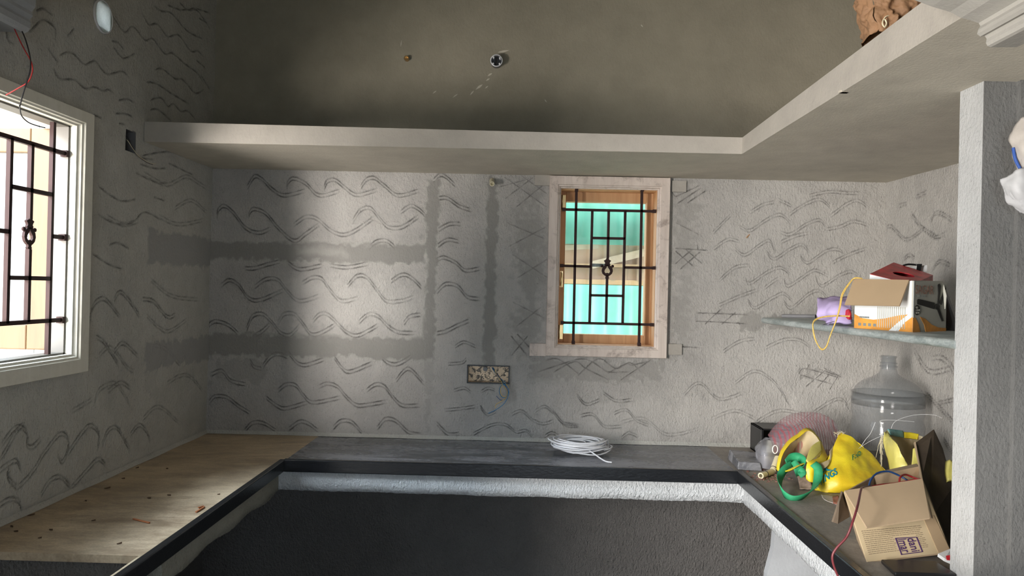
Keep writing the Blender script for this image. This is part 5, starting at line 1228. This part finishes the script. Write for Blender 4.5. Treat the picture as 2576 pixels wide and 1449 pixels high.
# clear plastic pieces
cj = empty('clear_pouch', P(1935, 1180, 3.2), 'empty clear plastic pouch with round spout left of the yellow sack', 'pouch')
rows = [[P(1912, 1112, 3.38), P(1925, 1106, 3.38), P(1945, 1103, 3.38), P(1965, 1108, 3.38)], [P(1902, 1130, 3.32), P(1922, 1122, 3.24), P(1945, 1122, 3.24), P(1968, 1130, 3.30)],
        [P(1904, 1150, 3.28), P(1922, 1148, 3.19), P(1945, 1150, 3.20), P(1966, 1155, 3.25)], [P(1914, 1178, 3.22), P(1925, 1180, 3.2), P(1940, 1178, 3.2), P(1955, 1172, 3.2)]]
o = MB().grid(surf(rows, 6), 0, True).build('pouch_film', M_CLEAR, cj); solid(o, .006, -1); wrinkle(o, .03, .02)
c_ = P(1949, 1130, 3.19); MB().tube([c_+Vector((.011*math.cos(2*PI*k/24), -.004, .017*math.sin(2*PI*k/24))) for k in range(24)], .0022, 6, closed=True).build('spout_ring', M_WHITEW, cj)
ps = empty('striped_packet', P(2020, 1120, 3.35), 'clear plastic packet with thin red stripes bulging behind the yellow sack', 'packet')
rows = [[P(1950, 1108, 3.38), P(1985, 1068, 3.42), P(2035, 1058, 3.44), P(2075, 1068, 3.42), P(2090, 1090, 3.38)],
        [P(1952, 1118, 3.32), P(1990, 1085, 3.30), P(2035, 1075, 3.30), P(2072, 1083, 3.32), P(2092, 1105, 3.35)],
        [P(1962, 1130, 3.30), P(1995, 1110, 3.24), P(2035, 1100, 3.24), P(2070, 1105, 3.28), P(2090, 1125, 3.32)],
        [P(1972, 1150, 3.28), P(2000, 1140, 3.24), P(2035, 1135, 3.24), P(2070, 1140, 3.26), P(2088, 1150, 3.3)]]
o = MB().grid(surf(rows, 6), 0, True).build('packet_film', M_CLEARPINK, ps); solid(o, .04, -1); wrinkle(o, .03, .012)
# black open crate behind pouch
bc = empty('black_crate', P(1945, 1125, 3.5), 'black open plastic case against the wall behind the clear pouch', 'case')
a_, b_ = P(1910, 1130, 3.52), P(1985, 1078, 3.52)
u0, u1, v1 = a_.x, b_.x, b_.z; v0 = ZT+.001; m = MB(); t_ = .008
m.box((u0, 3.50, v0), (u0+t_*1.6, 3.66, v1)).box((u1-t_, 3.50, v0), (u1, 3.66, v1)).box((u0, 3.50, v1-t_), (u1, 3.66, v1)).box((u0, 3.65, v0), (u1, 3.66, v1)).box((u0, 3.50, v0), (u1, 3.66, v0+t_))
bevel(m.build('case_shell', M_BLACKP, bc), .002)
tag(MB().plate([(u0+.02, 3.53, v0+.01), (u1-.012, 3.53, v0+.01), (u1-.015, 3.54, v0+.050), (u0+.025, 3.55, v0+.072)], .004).build('grey_card', M_GREYC), 'grey card leaning inside the black case', 'card')
# stone offcut
m = MB(); z0 = ZT+.001
s0 = [P(1880, 1168, 3.2), P(1925, 1175, 3.2)]
m.hexa([(.94, 3.205, z0), (1.04, 3.19, z0), (1.08, 3.40, z0), (.955, 3.42, z0), (.945, 3.215, z0+.035), (1.035, 3.20, z0+.032), (1.075, 3.39, z0+.04), (.96, 3.41, z0+.045)])
tag(bevel(m.build('stone_offcut', M_STONE), .004), 'dark grey stone offcut lying at the corner of the counter beside the pouch', 'stone')
# cpvc tee
tf = empty('pipe_fitting', P(1930, 1178, 3.16), 'cream plastic pipe elbow with black rings in front of the clear pouch', 'pipe fitting')
def tubep(a_, b_, r_, nm='fitting_arm'):
    a_, b_ = Vector(a_), Vector(b_); d = (b_-a_).normalized(); m_ = MB().tube([a_, b_], r_, 20, caps=False).tube([b_, a_], r_*.6, 20, caps=False)
    u = d.orthogonal().normalized(); w_ = d.cross(u); ring = lambda c__, rr_: [c__+(u*math.cos(2*PI*j/20)+w_*math.sin(2*PI*j/20))*rr_ for j in range(20)]
    for c__ in (a_, b_): m_.add(ring(c__, r_)+ring(c__, r_*.6), [(j, (j+1) % 20, 20+(j+1) % 20, 20+j) for j in range(20)])
    return m_.build(nm, M_CREAMP, tf)
rr_ = .0125
e1, e2, e3 = P(1914, 1181, 3.06), P(1944, 1181, 3.14), P(1956, 1152, 3.20)
for e in (e1, e2): e.z = ZT+rr_+.001
tubep(e2, e1, rr_); tubep(e2+Vector((0, 0, .002)), e3, rr_*1.05)
for p0_, p1_ in ((e1, e2),):
    q = p0_.lerp(p1_, .38); d = (p1_-p0_).normalized(); MB().tube([q-d*.0015, q+d*.0015], rr_*1.15, 20).build('rubber_ring', M_BLACKP, tf)
q = e2.lerp(e3, .2); d = (e3-e2).normalized(); MB().tube([q-d*.0015, q+d*.0015], rr_*1.2, 20).build('rubber_ring', M_BLACKP, tf)

# crumbs: brick grit beside the fitting, splinters on the left run
r_ = random.Random(12); m = MB()
for k in range(90):
    q = at(r_.gauss(1935, 28), r_.gauss(1200, 8), 2, ZT); s_ = r_.uniform(.0012, .004)
    if q[0] < X2+.03: continue
    m.box((q[0]-s_, q[1]-s_, ZT), (q[0]+s_, q[1]+s_*r_.uniform(.6, 1.5), ZT+s_))
tag(m.build('brick_grit', plain('brick_grit', (.26, .13, .11), .9, var=.4, scale=90)), 'scatter of reddish grit on the slab below the pipe elbow', 'grit', kind='stuff')
chips = [(270,1229,14),(216,1261,12),(78,1297,16),(40,1303,22),(128,1334,16),(235,1311,10),(300,1369,12),(375,1254,12),(420,1180,9),(310,1205,9),(100,1355,9),(40,1338,12),(550,1245,8),(425,1247,14),(30,1325,18),(345,1178,8)]
for k, (x, y, L) in enumerate(chips):
    q = at(x, y, 2, ZT); r_ = random.Random(k); a_ = r_.uniform(-.9, .9); l_ = L/FPX*q[1]*.5
    dx, dy = math.cos(a_)*l_, math.sin(a_)*l_; m = MB()
    v = [(q[0]-dx, q[1]-dy, ZT+.001), (q[0]-dx*.3+dy*.3, q[1]-dy*.3-dx*.3, ZT+.001), (q[0]+dx, q[1]+dy, ZT+.001), (q[0]+dx*.2-dy*.25, q[1]+dy*.2+dx*.25, ZT+.001)]
    m.hexa(v+[(p[0]*1.0, p[1], ZT+.003+.003*(i == 2)) for i, p in enumerate(v)])
    tag(m.build('wood_chip', plain('dry_chip', (.10, .06, .035), .8) if k == 0 else bpy.data.materials['dry_chip']), 'small dark wood chip lying on the tan dust of the left counter', 'wood chip', 'wood chips on the left counter')
for k, (a_, b_) in enumerate([((493, 1288), (514, 1275)), ((499, 1277), (512, 1273)), ((335, 1305), (376, 1315))]):
    p0_, p1_ = Vector(at(*a_, 2, ZT+.003)), Vector(at(*b_, 2, ZT+.003))
    tag(MB().bar(p0_, p1_, .0028, .0016).build('wood_splinter', plain('orange_splinter', (.36, .13, .05), .7) if k == 0 else bpy.data.materials['orange_splinter']),
        ['long orange-red wood splinter nearest the edge of the left counter', 'short orange-red splinter lying across the end of the longer one', 'thin curved brown splinter in the middle of the left counter'][k], 'splinter')

# brown paper bag on the loft
pb = empty('paper_bag', (1.0, 1.95, 2.245), 'crumpled brown paper bag standing on the right arm of the loft', 'paper bag')
zb = 2.247; x0_, x1_ = .888, 1.10
ring0 = [(x0_, 1.90), (.98, 1.885), (x1_, 1.90), (x1_+.01, 2.0), (.98, 2.02), (x0_+.005, 2.0)]
m = MB(); rows = []
for k in range(7):
    t_ = k/6; ox = -.022*t_; h_ = zb+.108*t_
    rr2 = [Vector((x+ox*(1 if x < .95 else .2)+.004*math.sin(k*2+i), y+.004*math.cos(k*3+i*2), h_+(.006*math.sin(i*2.2) if k == 6 else 0))) for i, (x, y) in enumerate(ring0)]
    rows.append(crom(rr2, 5, closed=True)+[rr2[0]])
o = m.grid(rows, 0, True, flip=True).build('bag_body', M_PAPER, pb); subd(o, 3); wrinkle(o, .022, .022); wrinkle(o, .05, .02)
m = MB(); m.tube(crom([P(2222, 50, 1.89), P(2232, 40, 1.89), P(2260, 39, 1.9), P(2262, 44, 1.9)], 5), .0016, 6).tube(crom([P(2222, 50, 1.89), P(2220, 60, 1.885), P(2226, 68, 1.885), P(2230, 58, 1.885), P(2226, 48, 1.885)], 5), .002, 6)
m.build('bag_string', M_CREAMP, pb)

# white sack hanging at the right border
ws = empty('white_sack', P(2560, 420, 1.9), 'white woven sack with a blue stripe hanging on the wall at the right', 'sack')
rows = [[P(2572, 296, 1.90), P(2600, 300, 1.88), P(2650, 300, 1.90)], [P(2548, 340, 1.90), P(2590, 345, 1.86), P(2660, 340, 1.88)], [P(2547, 375, 1.90), P(2590, 380, 1.85), P(2660, 380, 1.88)], [P(2564, 425, 1.89), P(2600, 428, 1.86), P(2650, 430, 1.88)]]
o = MB().grid(surf(rows, 6), 0, True).build('sack_upper', M_WHITES, ws); solid(o, .004, -1); wrinkle(o, .03, .02)
rows = [[P(2519, 451, 1.90), P(2545, 444, 1.88), P(2572, 425, 1.86), P(2640, 430, 1.88)], [P(2524, 475, 1.90), P(2550, 470, 1.86), P(2580, 465, 1.85), P(2650, 470, 1.88)], [P(2538, 505, 1.90), P(2560, 505, 1.87), P(2590, 505, 1.86), P(2650, 510, 1.88)], [P(2566, 533, 1.90), P(2580, 537, 1.89), P(2605, 540, 1.88), P(2650, 540, 1.9)]]
o = MB().grid(surf(rows, 6), 0, True).build('sack_lower', plain('white_sack_lower', (.52, .52, .53), .6, var=.05), ws); solid(o, .004, -1); wrinkle(o, .03, .018)
MB().tube(crom([P(2549, 372, 1.885), P(2554, 400, 1.88), P(2566, 424, 1.875)], 5), .004, 6).build('blue_stripe', M_BLUES, ws)
